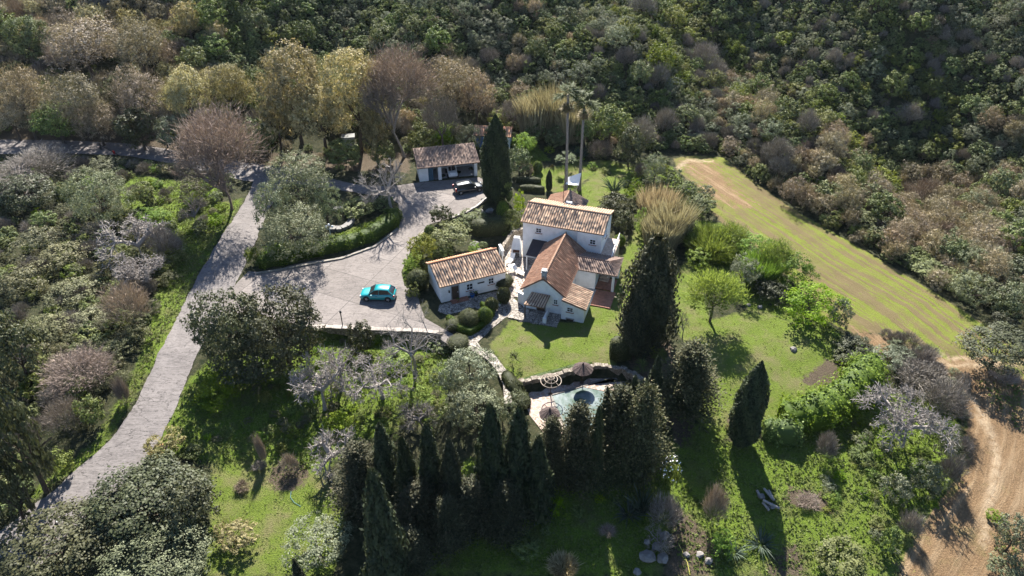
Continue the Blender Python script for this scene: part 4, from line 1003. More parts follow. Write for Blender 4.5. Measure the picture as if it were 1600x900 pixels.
def car(name, loc, rz, L, W, Ht, col, label, estate=False):
    """nose towards -x, centred on its own origin"""
    P = paint(name + '_paint', col); root = empty(name, loc, rz, label, 'car'); w = W / 2; x0 = -L / 2
    be = .60 * Ht
    st_ = [(0, .26, .50 * be + .08, .74), (.06, .22, .72 * be, .86), (.22, .2, .84 * be, .94), (.55, .2, .90 * be, .985), (1.15, .2, .985 * be, 1.0), (1.5, .2, be * 1.0, 1.0), (L * .5, .2, be * 1.02, 1.0),
           (L - .9, .2, be * 1.05, 1.0), (L - .35, .22, be * 1.05, .97), (L - .08, .26, be * 1.0, .90), (L, .34, be * .82, .84)]
    secs = []
    for x, zb, zt, k in st_:
        ww = w * k; secs.append([(x0 + x, -ww * .88, zb), (x0 + x, -ww, zb + .16), (x0 + x, -ww * 1.0, (zb + zt) * .52), (x0 + x, -ww * .955, zt - .07), (x0 + x, -ww * .84, zt), (x0 + x, -ww * .4, zt + .03), (x0 + x, ww * .4, zt + .03),
                     (x0 + x, ww * .84, zt), (x0 + x, ww * .955, zt - .07), (x0 + x, ww, (zb + zt) * .52), (x0 + x, ww, zb + .16), (x0 + x, ww * .88, zb)])
    mb = MB(); mb.add(*loft(secs)); body = mb.build('body', P, root, True)
    re_ = .12 if estate else .42
    cab = [(1.05, be * .97, .82, .82), (1.75, Ht - .10, .80, .66), (2.2, Ht - .03, .82, .68), (L * .62, Ht - .02, .82, .68), (L - .35 - re_ * .9, Ht - .07, .80, .66), (L - .10, be * 1.0, .80, .76)]
    secs = []
    for x, zt, kb, kt in cab:
        lo = be * .93; secs.append([(x0 + x, -w * kb * 1.08, lo), (x0 + x, -w * kt * 1.04, max(zt - .06, lo + .02)), (x0 + x, -w * kt * .9, max(zt, lo + .03)), (x0 + x, w * kt * .9, max(zt, lo + .03)), (x0 + x, w * kt * 1.04, max(zt - .06, lo + .02)), (x0 + x, w * kb * 1.08, lo)])
    mb = MB(); mb.add(*loft(secs)); mb.build('glasshouse', GLASS, root, False)
    rs = []
    for x, z in ((1.78, Ht - .085), (2.2, Ht - .01), (L * .62, Ht + .0), (L - .38 - re_ * .9, Ht - .05), (L - .26 - re_ * .8, Ht - .09)):
        rs.append([(x0 + x, -w * .70, z - .05), (x0 + x, -w * .62, z + .005), (x0 + x, 0, z + .03), (x0 + x, w * .62, z + .005), (x0 + x, w * .70, z - .05), (x0 + x, 0, z - .03)])
    mb = MB(); mb.add(*loft(rs)); rfp = mb.build('roof', P, root, True)
    for s in (-1, 1):
        for a_, b_, r__ in (((x0 + 1.05, s * w * .86, be), (x0 + 1.78, s * w * .69, Ht - .09), .035), ((x0 + L * .56, s * w * .93, be), (x0 + L * .56, s * w * .72, Ht - .07), .035), ((x0 + L - .14, s * w * .86, be * 1.02), (x0 + L - .36 - re_ * .9, s * w * .69, Ht - .1), .06)):
            mb = MB(); mb.tube([a_, b_], r__, 5); mb.build('pillar', P, root)
    if estate:
        mb = MB()
        for s in (-1, 1): mb.tube([(x0 + 1.9, s * w * .6, Ht + .05), (x0 + L - .6, s * w * .6, Ht + .04)], .02, 5)
        mb.build('roof_rail', WMET, rfp)
    rw = .33
    for xx in (x0 + .82, x0 + L - .80):
        for s in (-1, 1):
            mb = MB(); ring = [(rw * .62, -.11), (rw * .97, -.11), (rw, -.07), (rw, .07), (rw * .97, .11), (rw * .62, .11)]
            vs = []; n = 20
            for r_, h_ in ring: vs += [(xx + r_ * math.cos(6.2832 * k / n), s * (w - .10) + h_, rw + r_ * math.sin(6.2832 * k / n)) for k in range(n)]
            fs = [(i * n + k, i * n + (k + 1) % n, ((i + 1) % 6) * n + (k + 1) % n, ((i + 1) % 6) * n + k) for i in range(6) for k in range(n)]
            mb.add(vs, fs); wh = mb.build('wheel', TYRE, root)
            mb = MB()
            for k in range(5):
                a = 6.2832 * k / 5; mb.tube([(xx, s * (w - .02), rw), (xx + rw * .6 * math.cos(a), s * (w - .02), rw + rw * .6 * math.sin(a))], .045, 5)
            mb.tube([(xx, s * (w - .13), rw), (xx, s * (w - .03), rw)], [rw * .6, rw * .55], 16); mb.build('rim', RIM, wh)
            mb = MB(); mb.tube([(xx, s * (w - .09), rw + .02), (xx, s * (w + .004), rw + .02)], rw + .055, 18); mb.build('wheel_arch', BLK, body)
            # keep the tyre proud of the arch
            wh.location = (0, s * .022, 0)
    for s in (-1, 1):
        mb = MB(); mb.box(x0 + .03, x0 + .34, s * w * .76 - .12, s * w * .76 + .12, be * .62, be * .80); mb.build('headlight', CLEARL, root, bevel=.03)
        mb = MB(); mb.box(x0 + L - .22, x0 + L - .015, s * w * .80 - .10, s * w * .80 + .10, be * .68, be * (1.25 if estate else .98)); mb.build('tail_light', RED, root, bevel=.02)
        mb = MB(); mb.box(x0 + 1.38, x0 + 1.56, s * (w + .09) - .1, s * (w + .09) + .1, be * .98, be * 1.12); mb.build('mirror', P, root, bevel=.03)
        mb = MB(); mb.box(x0 + L * .47, x0 + L * .47 + .18, s * w * 1.005 - .015, s * w * 1.005 + .015, be * .80, be * .84); mb.build('door_handle', BLK, root)
    mb = MB(); mb.box(x0 + L - .02, x0 + L + .012, -.26, .26, be * .5, be * .64); mb.build('number_plate', PLAT, root)
    mb = MB(); mb.box(x0 - .012, x0 + .05, -.55, .55, be * .34, be * .60); mb.build('grille', BLK, root, bevel=.02)
    return root
cx_, cy_ = flat(591, 468); car('hatchback_car', (cx_, cy_ + .45, .0), R(-3), 4.15, 1.8, 1.52, (.005, .27, .29), 'turquoise hatchback parked alone on the sunlit concrete drive')
cx_, cy_ = flat(732, 300); car('estate_car', (cx_, cy_ + .35, 0), R(180 + 21), 4.45, 1.75, 1.48, (.008, .011, .016), 'black estate car parked in front of the open garage', True)
# white buggy inside the garage
BG = empty('buggy', (gx0 + 4.7, gy0 + 2.1, .03), R(13), 'white open buggy with a tubular frame parked inside the garage', 'buggy')
mb = MB(); mb.add(*loft([[(-.65, y, .35), (-.7, y, .75), (-.4, y, .95), (.4, y, .95), (.7, y, .75), (.65, y, .35)] for y in (-1.2, -.3)])); mb.add(*loft([[(-.6, y, .35), (-.6, y, .6), (.6, y, .6), (.6, y, .35)] for y in (-.3, 1.3)])); mb.build('body', WMET, BG, bevel=.04)
mb = MB()
for s in (-1, 1): mb.tube([(s * .62, -.5, .9), (s * .6, -.15, 1.65), (s * .6, .9, 1.7), (s * .62, 1.25, .6)], .05, 6)
mb.tube([(-.6, -.15, 1.65), (.6, -.15, 1.65)], .05, 6); mb.tube([(-.6, .9, 1.7), (.6, .9, 1.7)], .05, 6); mb.build('roll_cage', WMET, BG)
for sx in (-1, 1):
    for yy in (-.85, .95): mb = MB(); mb.tube([(sx * .62, yy, .32), (sx * .86, yy, .32)], [.32, .32], 16); mb.build('wheel', TYRE, BG)
    mb = MB(); mb.box(sx * .3 - .22, sx * .3 + .22, .0, .5, .6, .78); mb.box(sx * .3 - .22, sx * .3 + .22, .42, .56, .78, 1.25); mb.build('seat', BLK, BG, bevel=.03)
    mb = MB(); mb.lathe([(.02, 0), (.11, .02), (.11, .08)], 10, (sx * .45, -1.22, .72)); mb.build('headlight', CLEARL, BG)

# ---------------------------------------------------------------- parasols, lamp, oven, furniture
THATCH = simple('dark_thatch', (.085, .065, .06), .95, .1, var=.5, scale=9, bump=1.0)
def parasol(px, py, z, h, r, label, bare=False):
    x, y = flat(px, py, z); root = empty('parasol', (x, y, z), 0, label, 'parasol', 'sun parasols round the pool')
    mb = MB(); mb.tube([(0, 0, 0), (0, 0, h + (.0 if bare else .25))], [.05, .04], 7); mb.lathe([(.22, 0), (.22, .06), (.07, .1)], 12); mb.build('pole', WOOD, root)
    if bare:
        mb = MB()
        for rr, zz in ((r, h - .5), (r * .62, h - .28), (r * .3, h - .12)):
            mb.tube([(rr * math.cos(a), rr * math.sin(a), zz) for a in np.linspace(0, 2 * math.pi, 25)], .045, 5)
        for k in range(8):
            a = k * math.pi / 4; mb.tube([(0, 0, h), (r * math.cos(a), r * math.sin(a), h - .5)], .03, 4)
        mb.build('frame', simple('bleached_cane', (.34, .28, .22)), root)
    else:
        n = 24; mb = MB(); vs = [(0, 0, h + .12)]; rg = random.Random(int(px))
        for rr, zz in ((.25 * r, h - .02), (.6 * r, h - .26), (r, h - .52), (r * .97, h - .60)):
            for k in range(n):
                a = 2 * math.pi * k / n; q = 1 + (rg.uniform(-.03, .03)) + (.02 if k % 2 else -.01); vs.append((rr * q * math.cos(a), rr * q * math.sin(a), zz + (.02 if k % 2 else -.01)))
        vs.append((0, 0, h - .15)); fs = [(0, 1 + k, 1 + (k + 1) % n) for k in range(n)]
        for i in range(3):
            for k in range(n): fs.append((1 + i * n + k, 1 + (i + 1) * n + k, 1 + (i + 1) * n + (k + 1) % n, 1 + i * n + (k + 1) % n))
        fs += [(len(vs) - 1, 1 + 3 * n + (k + 1) % n, 1 + 3 * n + k) for k in range(n)]
        mb.add(vs, fs); cn = mb.build('canopy', THATCH, root)
        mb = MB(); mb.tube([(0, 0, h + .05), (0, 0, h + .35)], [.12, .04], 8); mb.build('finial', THATCH, cn)
        mb = MB()
        for k in range(12):
            a = k * math.pi / 6; mb.tube([(0, 0, h - .1), (r * .95 * math.cos(a), r * .95 * math.sin(a), h - .6)], .018, 4)
        mb.build('ribs', WOOD, root)
PZ = POOLZ + .06
parasol(858, 668, PZ, 2.35, 1.0, 'dark thatched parasol on the pool terrace nearest the cypresses')
parasol(909, 598, PZ, 2.45, 1.08, 'dark thatched parasol on the pool terrace beside the stone retaining wall')
parasol(860, 616, PZ, 2.4, 1.05, 'bare parasol with only cane hoops left beside the pool', True)

lx, ly, lz = pick(518, 377); LP = empty('garden_lamp', (lx, ly, lz), 0, 'white garden lamp post with three globes behind the leafy hedge', 'lamp')
mb = MB(); mb.tube([(0, 0, 0), (0, 0, 2.1)], [.06, .04], 8); mb.lathe([(.16, 0), (.12, .15), (.06, .3)], 10); mb.build('post', WMET, LP)
for dx in (-.4, 0, .4):
    mb = MB(); zt = 2.1 if dx else 2.35
    if dx: mb.tube([(0, 0, 1.9), (dx * .6, 0, 1.85), (dx, 0, 2.05)], .03, 6)
    else: mb.tube([(0, 0, 2.1), (0, 0, 2.3)], .03, 6)
    ar = mb.build('lamp_arm', WMET, LP); mb = MB(); mb.lathe([(.02, 0)] + [(.17 * math.sin(a), .17 - .17 * math.cos(a)) for a in np.linspace(.3, 2.9, 9)] + [(.01, .34)], 14, (dx, 0, zt)); mb.build('globe', simple('opal_globe', (.8, .8, .78), .3, .5, var=.02), ar, True)
lx, ly, lz = pick(535, 511); mb = MB(); mb.tube([(0, 0, 0), (0, 0, 1.7)], .06, 7); mb.lathe([(.08, 1.7), (.13, 1.78), (.13, 1.95), (.02, 2.05)], 8); mb.box(-.12, .12, -.12, .12, 0, .06)
o = mb.build('lamp_post', IRON, None); o.location = (lx, ly + .2, .1); tag(o, 'short black lamp post standing on the edge wall of the drive', 'lamp')
# outdoor oven
ox, oy = flat(807, 398); OV = empty('outdoor_oven', (ox, oy, .03), R(-8), 'white outdoor oven with a tapering chimney inside the curved patio wall', 'oven')
mb = MB(); mb.add([(-.62, -.45, 0), (-.42, -.45, 0), (-.42, .5, 0), (-.62, .5, 0), (-.62, -.45, 1.0), (-.42, -.45, 1.0), (-.42, .5, 1.0), (-.62, .5, 1.0)], [(0, 1, 5, 4), (1, 2, 6, 5), (2, 3, 7, 6), (3, 0, 4, 7), (4, 5, 6, 7)])
mb.box(.42, .62, -.45, .5, 0, 1.0); mb.box(-.62, .62, .3, .5, 0, 1.0)
mb.add(*loft([[(-.62, -.45, 1.0), (.62, -.45, 1.0), (.62, .5, 1.0), (-.62, .5, 1.0)], [(-.5, -.1, 1.9), (.5, -.1, 1.9), (.5, .5, 1.9), (-.5, .5, 1.9)], [(-.36, .0, 2.5), (.36, .0, 2.5), (.36, .5, 2.5), (-.36, .5, 2.5)]])); mb.build('hood', WHITE, OV)
mb = MB(); mb.box(-.42, .42, -.35, .3, .55, .62); mb.build('grill_shelf', TERRA, OV); mb = MB(); mb.box(-.2, .2, .12, .38, 2.5, 2.53); mb.build('flue_opening', IRON, OV)
def deck_chair(px, py, rz, label):
    x, y = flat(px, py); r_ = empty('deck_chair', (x, y, .03), R(rz), label, 'chair')
    mb = MB(); mb.box(-.3, .3, -.6, .5, .34, .40); mb.build('seat', WMET, r_)
    mb = MB(); mb.add([(-.3, .5, .36), (.3, .5, .36), (.3, .95, .95), (-.3, .95, .95), (-.3, .54, .32), (.3, .54, .32), (.3, 1.0, .92), (-.3, 1.0, .92)], [(0, 1, 2, 3), (7, 6, 5, 4), (0, 4, 5, 1), (1, 5, 6, 2), (2, 6, 7, 3), (3, 7, 4, 0)]); mb.build('backrest', WMET, r_)
    for sx in (-.27, .27):
        for yy in (-.5, .45): mb = MB(); mb.tube([(sx, yy, 0), (sx, yy, .35)], .025, 5); mb.build('leg', WMET, r_)
deck_chair(797, 411, -25, 'white reclining deck chair in the shaded part of the patio')
deck_chair(812, 429, 50, 'white deck chair lying in the sun at the patio steps')
tx, ty = flat(800, 423); TB = empty('garden_table', (tx, ty, .03), R(20), 'small white garden table between the patio deck chairs', 'table')
mb = MB(); mb.box(-.45, .45, -.35, .35, .68, .72); mb.build('tabletop', WMET, TB)
for sx in (-.38, .38):
    for sy in (-.28, .28): mb = MB(); mb.tube([(sx, sy, 0), (sx, sy, .68)], .025, 5); mb.build('leg', WMET, TB)
# pots by the cottage
def pot(px, py, r, mat, label, leaf='hedge'):
    x, y = flat(px, py); o = empty('plant_pot', (x, y, .02), 0, label, 'plant pot'); mb = MB(); mb.lathe([(r * .7, 0), (r, r * 1.3), (r * 1.08, r * 1.35)], 12); mb.build('pot', mat, o)
    V, Fc, v = crown_round(np.random.default_rng(int(px)), r * 1.2, r * .9, .09, 14, 14); link('foliage', np_mesh('foliage', V, Fc, LEAF[leaf], attrs={'v': ('FACE', v)}), o, (0, 0, r * 2))
pot(738, 464, .28, BLUEP, 'blue plant pot by the cottage front wall between the two windows'); pot(716, 472, .2, TERRA, 'terracotta plant pot beside the cottage door step')
pot(744, 462, .24, IRON, 'dark plant pot under the right hand window of the cottage'); pot(780, 478, .24, WMET, 'white plant pot by the hedge at the patio steps')
# white sail between the rear block and palms
sl = empty('shade_sail', (*flat(893, 306)[:2], 0), R(-18), 'white cloth shade sail stretched behind the rear roof by the palms', 'shade sail')
V = []; n = 8
for i in range(n):
    for j in range(n): u_, v_ = i / (n - 1), j / (n - 1); V.append((-.9 + 1.9 * u_, -.3 + 1.3 * v_ + .2 * u_, 1.9 + .9 * u_ * v_ + .5 * v_ - .35 * math.sin(math.pi * u_) * math.sin(math.pi * v_)))
link('cloth', np_mesh('cloth', V, [(i * n + j, (i + 1) * n + j, (i + 1) * n + j + 1, i * n + j + 1) for i in range(n - 1) for j in range(n - 1)], WMET, True), sl)
mb = MB()
for x_, y_, z_ in ((-.9, -.3, 1.9), (1.0, -.1, 1.9), (1.0, 1.2, 3.3), (-.9, 1.0, 2.4)): mb.tube([(x_, y_, 0), (x_, y_, z_)], .035, 5)
mb.build('poles', IRON, sl)

# ---------------------------------------------------------------- rocks
def rock(px, py, r, label, group=None, z=None, mat=None, flatk=.7):
    x, y, zz = pick(px, py); rg = np.random.default_rng(int(px * 3 + py)); bm = bmesh.new(); bmesh.ops.create_icosphere(bm, subdivisions=2, radius=r)
    k = rg.normal(0, 1, (6, 3))
    for v in bm.verts:
        p_ = np.array(v.co) / r; f = .8 + .16 * math.sin(p_ @ k[0] * 2) + .12 * math.sin(p_ @ k[1] * 3.3 + 1) + .1 * math.sin(p_ @ k[2] * 5)
        v.co *= f; v.co.z *= flatk
    me = bpy.data.meshes.new('boulder'); bm.to_mesh(me); bm.free(); me.materials.append(mat or STONEG)
    o = link('boulder', me, None, (x, y, (zz if z is None else z) + r * flatk * .3)); o.rotation_euler = (rg.uniform(-.3, .3), rg.uniform(-.3, .3), rg.uniform(0, 6)); tag(o, label, 'rock', group)
for i, (px, py, r, l) in enumerate(((753, 333, .65, 'pale grey boulder left of the pair below the tall cypress'), (765, 331, .6, 'pale grey boulder right of the pair below the tall cypress'), (742, 384, .75, 'white-topped boulder behind the middle of the cottage roof'),
        (748, 392, .6, 'brownish boulder against the back of the cottage roof'), (724, 398, .3, 'small pale rock behind the cottage roof near the dark bushes'), (755, 312, .35, 'white rock between the black car and the tall cypress'),
        (1239, 547, .45, 'lone white rock on the open grass slope below the bright willows'), (1186, 480, .4, 'white rock in the stone row below the silver tree'), (1170, 477, .3, 'small rock at the left end of the stone row below the silver tree'),
        (1010, 870, .75, 'largest pale rock in the shade at the bottom edge'), (1024, 856, .5, 'grey rock above the largest pale rock in the shade'), (1038, 838, .5, 'pale rock at the shaded foot of the dry brush'), (1012, 848, .35, 'small white rock beside the shaded agaves'),
        (1034, 874, .6, 'grey slab rock right of the largest pale rock'), (994, 894, .4, 'pale rock at the very bottom edge of the shaded garden'), (1072, 868, .35, 'small rock beside the yellow hose'), (1094, 868, .4, 'grey rock on the sunny bank right of the yellow hose'),
        (1108, 877, .4, 'dark grey rock at the end of the sunny bank row'), (1190, 776, .45, 'pale rock at the top of the log pile'), (1205, 792, .4, 'pale rock at the foot of the log pile'))):
    rock(px, py, r, l)
for i, (px, py) in enumerate(((1186, 138), (1195, 150), (1200, 157), (1188, 150))): rock(px, py, 1.0 - .1 * i, 'white rock outcrop showing among the trees high on the right hillside', 'white rocks on the hillside')

# ---------------------------------------------------------------- hedges
def hedge(name, line_px, w, h, label, kind='hedge', leaf=.16, dens=90, rough=.12, seed=1, group=None, cat='hedge', closed=False, zoff=0.0):
    P = [Vector((*p, 0)) for p in pk(line_px)]; rg = np.random.default_rng(seed)
    if closed: P.append(P[0])
    # resample
    pts = [P[0]]
    for a, b in zip(P[:-1], P[1:]):
        L = (b - a).length; n = max(1, int(L / .5))
        for k in range(1, n + 1): pts.append(a.lerp(b, k / n))
    A = np.array([(p.x, p.y) for p in pts]); Zs = H(A[:, 0], A[:, 1]) + zoff; n = len(A)
    T = np.gradient(A, axis=0); T /= np.linalg.norm(T, axis=1, keepdims=True) + 1e-9; Nn = np.stack([-T[:, 1], T[:, 0]], 1)
    prof = [(-.5, 0), (-.52, .45), (-.46, .8), (-.25, .97), (.25, .97), (.46, .8), (.52, .45), (.5, 0)]
    k = len(prof); V = []; wob = 1 + .12 * np.sin(np.arange(n) * .9 + seed) + rg.normal(0, .04, n); hw = 1 + .08 * np.sin(np.arange(n) * .6 + seed * 2) + rg.normal(0, .03, n)
    endk = np.ones(n)
    if not closed: endk[0] = .55; endk[-1] = .55
    for i in range(n):
        for s, t_ in prof:
            V.append((A[i, 0] + Nn[i, 0] * s * w * wob[i] * .9 * endk[i], A[i, 1] + Nn[i, 1] * s * w * wob[i] * .9 * endk[i], Zs[i] - .1 + (h * t_ * hw[i] * .95 + .1) * (1 if endk[i] == 1 else .9)))
    V = np.array(V); F4 = [(i * k + j, i * k + j + 1, (i + 1) * k + j + 1, (i + 1) * k + j) for i in range(n - 1) for j in range(k - 1)]
    F4 += [(0, 1, 6, 7), (1, 2, 5, 6), (2, 3, 4, 5)] + [tuple((n - 1) * k + q for q in f) for f in ((0, 1, 6, 7), (1, 2, 5, 6), (2, 3, 4, 5))]
    F4 = np.array(F4); c0 = V[F4]; area = np.linalg.norm(np.cross(c0[:, 2] - c0[:, 0], c0[:, 3] - c0[:, 1]), axis=1) / 2
    m_ = int(area.sum() * dens); fi = rg.choice(len(F4), m_, p=area / area.sum()); uv = rg.random((m_, 2))
    q = c0[fi]; Pq = (q[:, 0] * (1 - uv[:, :1]) + q[:, 1] * uv[:, :1]) * (1 - uv[:, 1:]) + (q[:, 3] * (1 - uv[:, :1]) + q[:, 2] * uv[:, :1]) * uv[:, 1:]
    cen = np.c_[A, Zs + h * .4]; ci = np.clip(fi // (k - 1), 0, n - 1); out_ = unit(Pq - cen[ci])
    lump = rough * (np.sin(Pq[:, 0] * 3.1 + Pq[:, 1] * 1.7) + np.sin(Pq[:, 1] * 4.3 - Pq[:, 2] * 3) * .6)
    Pq = Pq + out_ * (lump[:, None] + rg.normal(0, rough * .6, (m_, 1))); Nq = unit(out_ + rg.normal(0, .5, (m_, 3)) + np.array([0, 0, .25]))
    s = leaf * rg.uniform(.6, 1.4, m_); c1_ = cards(rg, Pq, Nq, s, s * .75, rg.random(m_)); allv = merge([(V, F4, np.full(len(F4), .08)), c1_])
    base = np.array([A[:, 0].mean(), A[:, 1].mean(), Zs.min()])
    o = link(name, np_mesh(name, allv[0] - base, allv[1], LEAF[kind], attrs={'v': ('FACE', allv[2])}), None, tuple(base)); return tag(o, label, cat, group)
hedge('hedge', [(404, 416), (440, 408), (478, 398), (510, 392), (545, 383), (580, 372), (612, 350), (618, 338)], 2.3, 1.5, 'long bright leafy hedge curving along the drive below the olive trees', 'hedge', .22, 60, .22, 2)
hedge('hedge', [(700, 499), (716, 514), (735, 522), (752, 510), (768, 492), (764, 484), (752, 478)], .9, .8, 'low clipped hedge ring in front of the cottage', 'hedge', .11, 220, .03, 3)
hedge('hedge', [(806, 284), (820, 284), (845, 286)], 1.1, .9, 'upper of two low clipped hedge strips left of the palms', 'mosshedge', .12, 180, .03, 4)
hedge('hedge', [(812, 297), (830, 297), (850, 300)], 1.1, .9, 'lower of two low clipped hedge strips left of the palms', 'mosshedge', .12, 180, .03, 5)
hedge('hedge', [(738, 362), (760, 364), (780, 362), (797, 358)], 2.4, 2.0, 'dark clipped hedge behind the cottage under the tall cypress', 'mosshedge', .14, 130, .06, 6)
hedge('hedge', [(953, 556), (985, 556)], 2.0, 2.4, 'square brown clipped hedge at the edge of the lawn by the pool wall', 'mosshedge', .14, 160, .04, 7)
hedge('hedge', [(1218, 662), (1250, 660), (1285, 650), (1320, 628), (1345, 600), (1358, 578)], 3.4, 2.6, 'thick bright ivy hedge arching across the right hand lawn', 'hedge', .23, 62, .5, 8)
hedge('hedge', [(1190, 678), (1218, 682), (1248, 684)], 2.2, 1.9, 'short leafy hedge between the leaning cypress and the ivy hedge', 'hedge', .22, 62, .4, 9)
hedge('hedge', [(789, 590), (800, 606), (812, 622), (822, 640)], 1.6, 1.1, 'mossy clipped hedge between the curved path and the pool terrace', 'mosshedge', .14, 130, .06, 10)
hedge('hedge', [(812, 598), (840, 590), (870, 582), (900, 574), (925, 569)], .7, .35, 'creeping plants spilling over the top of the pool retaining wall', 'hedge', .13, 70, .1, 11)

# ---------------------------------------------------------------- garden trees and shrubs
P_ = plant
def bush(kind, cx, cy, w, h, label, **kw): return plant('bush', kind, cx, cy, w, h, label, 'bush', trunk=False, **kw)
# around the drive
P_('dark_tree', 'dark', 352, 512, 112, 120, 'dark glossy tree with pale leaf tips beside the road bend, left of a pair', gap=1.2)
P_('dark_tree', 'dark', 440, 512, 125, 130, 'dark glossy tree against the drive wall, right of a pair', gap=1.2)
P_('dark_tree', 'dark', 398, 555, 120, 95, 'lower dark glossy tree in front of the pair by the drive wall', gap=.6)
P_('olive_tree', 'olive', 468, 278, 105, 85, 'tall grey green tree at the top of the island beside the drive', gap=3.0)
P_('olive_tree', 'olive', 425, 322, 66, 90, 'grey green tree hanging over the road at the left of the island', gap=1.5)
P_('olive_tree', 'olive', 457, 362, 108, 88, 'dense rounded olive tree above the leafy hedge', gap=1.0)
P_('olive_tree', 'olive', 508, 318, 52, 68, 'narrow olive tree beside the stone planter', gap=1.0)
P_('fruit_tree', 'evergreen', 600, 318, 36, 26, 'low dark bush at the foot of the silver bare tree', gap=.2)
bush('evergreen', 560, 322, 60, 26, 'dark low bush in the shaded part of the island'); bush('bright', 430, 392, 42, 26, 'bright green bush at the left end of the leafy hedge')
bush('ball', 598, 343, 13, 14, 'small round bright bush at the foot of the silver bare tree'); bush('agave' if False else 'lime', 393, 400, 22, 30, 'pale bush at the road corner of the hedge')
# behind the cottage
bush('dark', 689, 337, 38, 36, 'dark rounded bush at the drive edge, farthest from the cottage'); bush('evergreen', 733, 342, 52, 28, 'spreading green bush below the black car')
bush('ball', 671, 361, 16, 18, 'small round green bush beside the drive, left of the flat topped tree')
P_('flat_topped_tree', 'lime', 702, 366, 66, 30, 'flat topped olive brown tree behind the cottage', gap=1.2)
P_('small_tree', 'lime', 660, 385, 48, 46, 'olive yellow small tree at the drive corner left of the cottage', gap=.5)
bush('evergreen', 690, 390, 42, 30, 'dark bush between the drive corner and the cottage roof'); bush('bright', 741, 388, 22, 24, 'bright leafy bush behind the cottage roof')
bush('bright', 640, 411, 24, 26, 'low bright bush on the drive edge'); bush('mossball', 652, 437, 36, 34, 'dark round bush at the corner of the cottage'); bush('mossball', 668, 412, 24, 20, 'brownish clipped bush by the cottage gable')
bush('evergreen', 645, 455, 22, 26, 'small dark bush below the cottage gable'); bush('ball', 786, 330, 20, 30, 'green egg shaped bush at the foot of the tall cypress'); bush('evergreen', 790, 300, 22, 44, 'leafy shrub right of the tall cypress base')
bush('evergreen', 800, 345, 34, 40, 'dark shrub left of the back block wall'); bush('dark', 775, 350, 36, 26, 'dark shrub between the boulders and the hedge'); bush('bright', 812, 318, 20, 44, 'tall leafy banana like shrub beside the back block roof')
bush('mossball', 787, 439, 32, 24, 'brown green rounded bush at the right corner of the cottage'); bush('mossball', 787, 462, 20, 26, 'dark bush below the cottage corner'); bush('mossball', 733, 497, 36, 30, 'flat domed topiary inside the clipped hedge ring')
bush('ball', 757, 493, 24, 28, 'bright green domed topiary inside the clipped hedge ring'); bush('mossball', 708, 507, 26, 20, 'low dark topiary at the left of the clipped hedge ring')
bush('mossball', 768, 476, 20, 22, 'dark topiary between the ring hedge and the patio steps')
# upper garden
P_('cypress_tree', 'cypress', 775, 250, 43, 137, 'very tall column cypress between the black car and the hut', gap=.3)
P_('small_tree', 'olive', 733, 215, 42, 44, 'grey green small tree behind the garage', gap=.8); bush('bright', 690, 213, 40, 34, 'sunlit green scrub behind the garage'); bush('evergreen', 720, 238, 60, 18, 'low scrub along the back of the garage roof')
P_('broadleaf_tree', 'bright', 822, 222, 38, 34, 'bright broadleaf tree right of the tall cypress', gap=1.5); P_('broadleaf_tree', 'evergreen', 812, 250, 44, 40, 'dark broadleaf tree between the tall cypress and the lawn', gap=.8)
bush('evergreen', 840, 205, 40, 34, 'dark broadleaf shrub behind the bright broadleaf tree'); bush('tan', 822, 262, 26, 22, 'dry grey bush on the terrace left of the palms'); bush('ball', 840, 261, 14, 18, 'tiny ball topiary on a stem in the upper garden')
plant('column_cactus', 'cypress', 858, 282, 9, 34, 'slim dark column topiary with the yellow bush above it', 'topiary', trunk=False); bush('orange', 862, 260, 8, 7, 'tiny yellow bush on top of the slim column')
P_('fan_palm', 'fanpalm', 884, 247, 34, 24, 'short bushy fan palm between the two tall palm trunks', gap=1.6); bush('fanpalm', 892, 278, 22, 18, 'dark spiky palm at the foot of the left tall palm')
bush('tuft', 906, 240, 22, 18, 'silvery spiky plant beside the right tall palm trunk')
for i, (cx, cy, w, h) in enumerate(((838, 178, 52, 66), (866, 172, 56, 74), (893, 190, 44, 60))): bush('cane', cx, cy, w, h, ('dry tan cane stand behind the tall palms, left of three', 'tallest dry tan cane stand behind the tall palms', 'dry tan cane stand between the tall palm trunks')[i])
P_('dark_tree', 'evergreen', 955, 192, 62, 58, 'dense round dark tree right of the tall palms', gap=1.5); P_('dark_tree', 'evergreen', 915, 205, 36, 40, 'small dark tree just right of the palm trunks', gap=1)
bush('pinktwig', 938, 234, 42, 32, 'leafless pinkish bush at the top of the small upper lawn'); P_('dark_tree', 'dark', 985, 225, 46, 60, 'dark tree shading the right end of the upper lawn', gap=1)
P_('small_tree', 'olive', 1024, 262, 42, 50, 'grey green tree between the upper lawn and the ploughed field', gap=.8); bush('evergreen', 1050, 280, 34, 36, 'green bush at the corner of the ploughed field'); bush('evergreen', 1075, 300, 46, 34, 'green bush along the left edge of the ploughed field')
bush('evergreen', 1018, 285, 40, 24, 'dark bush in front of the grey green tree'); bush('evergreen', 1095, 318, 50, 34, 'dark bush lowest along the left edge of the ploughed field'); bush('olive', 1104, 300, 30, 26, 'grey bush on the left edge of the ploughed field')
bush('lime', 1008, 305, 40, 24, 'yellow green scrub below the grey green tree'); bush('pinktwig', 1003, 268, 22, 26, 'small leafless bush by the broken gate of the upper lawn')
bush('dark', 960, 322, 52, 44, 'blue grey leafy shrub behind the right end of the farmhouse'); bush('dark', 975, 345, 34, 36, 'dark shrub beside the outside stair railing'); bush('tuft', 960, 292, 22, 24, 'dark spiky plant on the upper lawn edge')
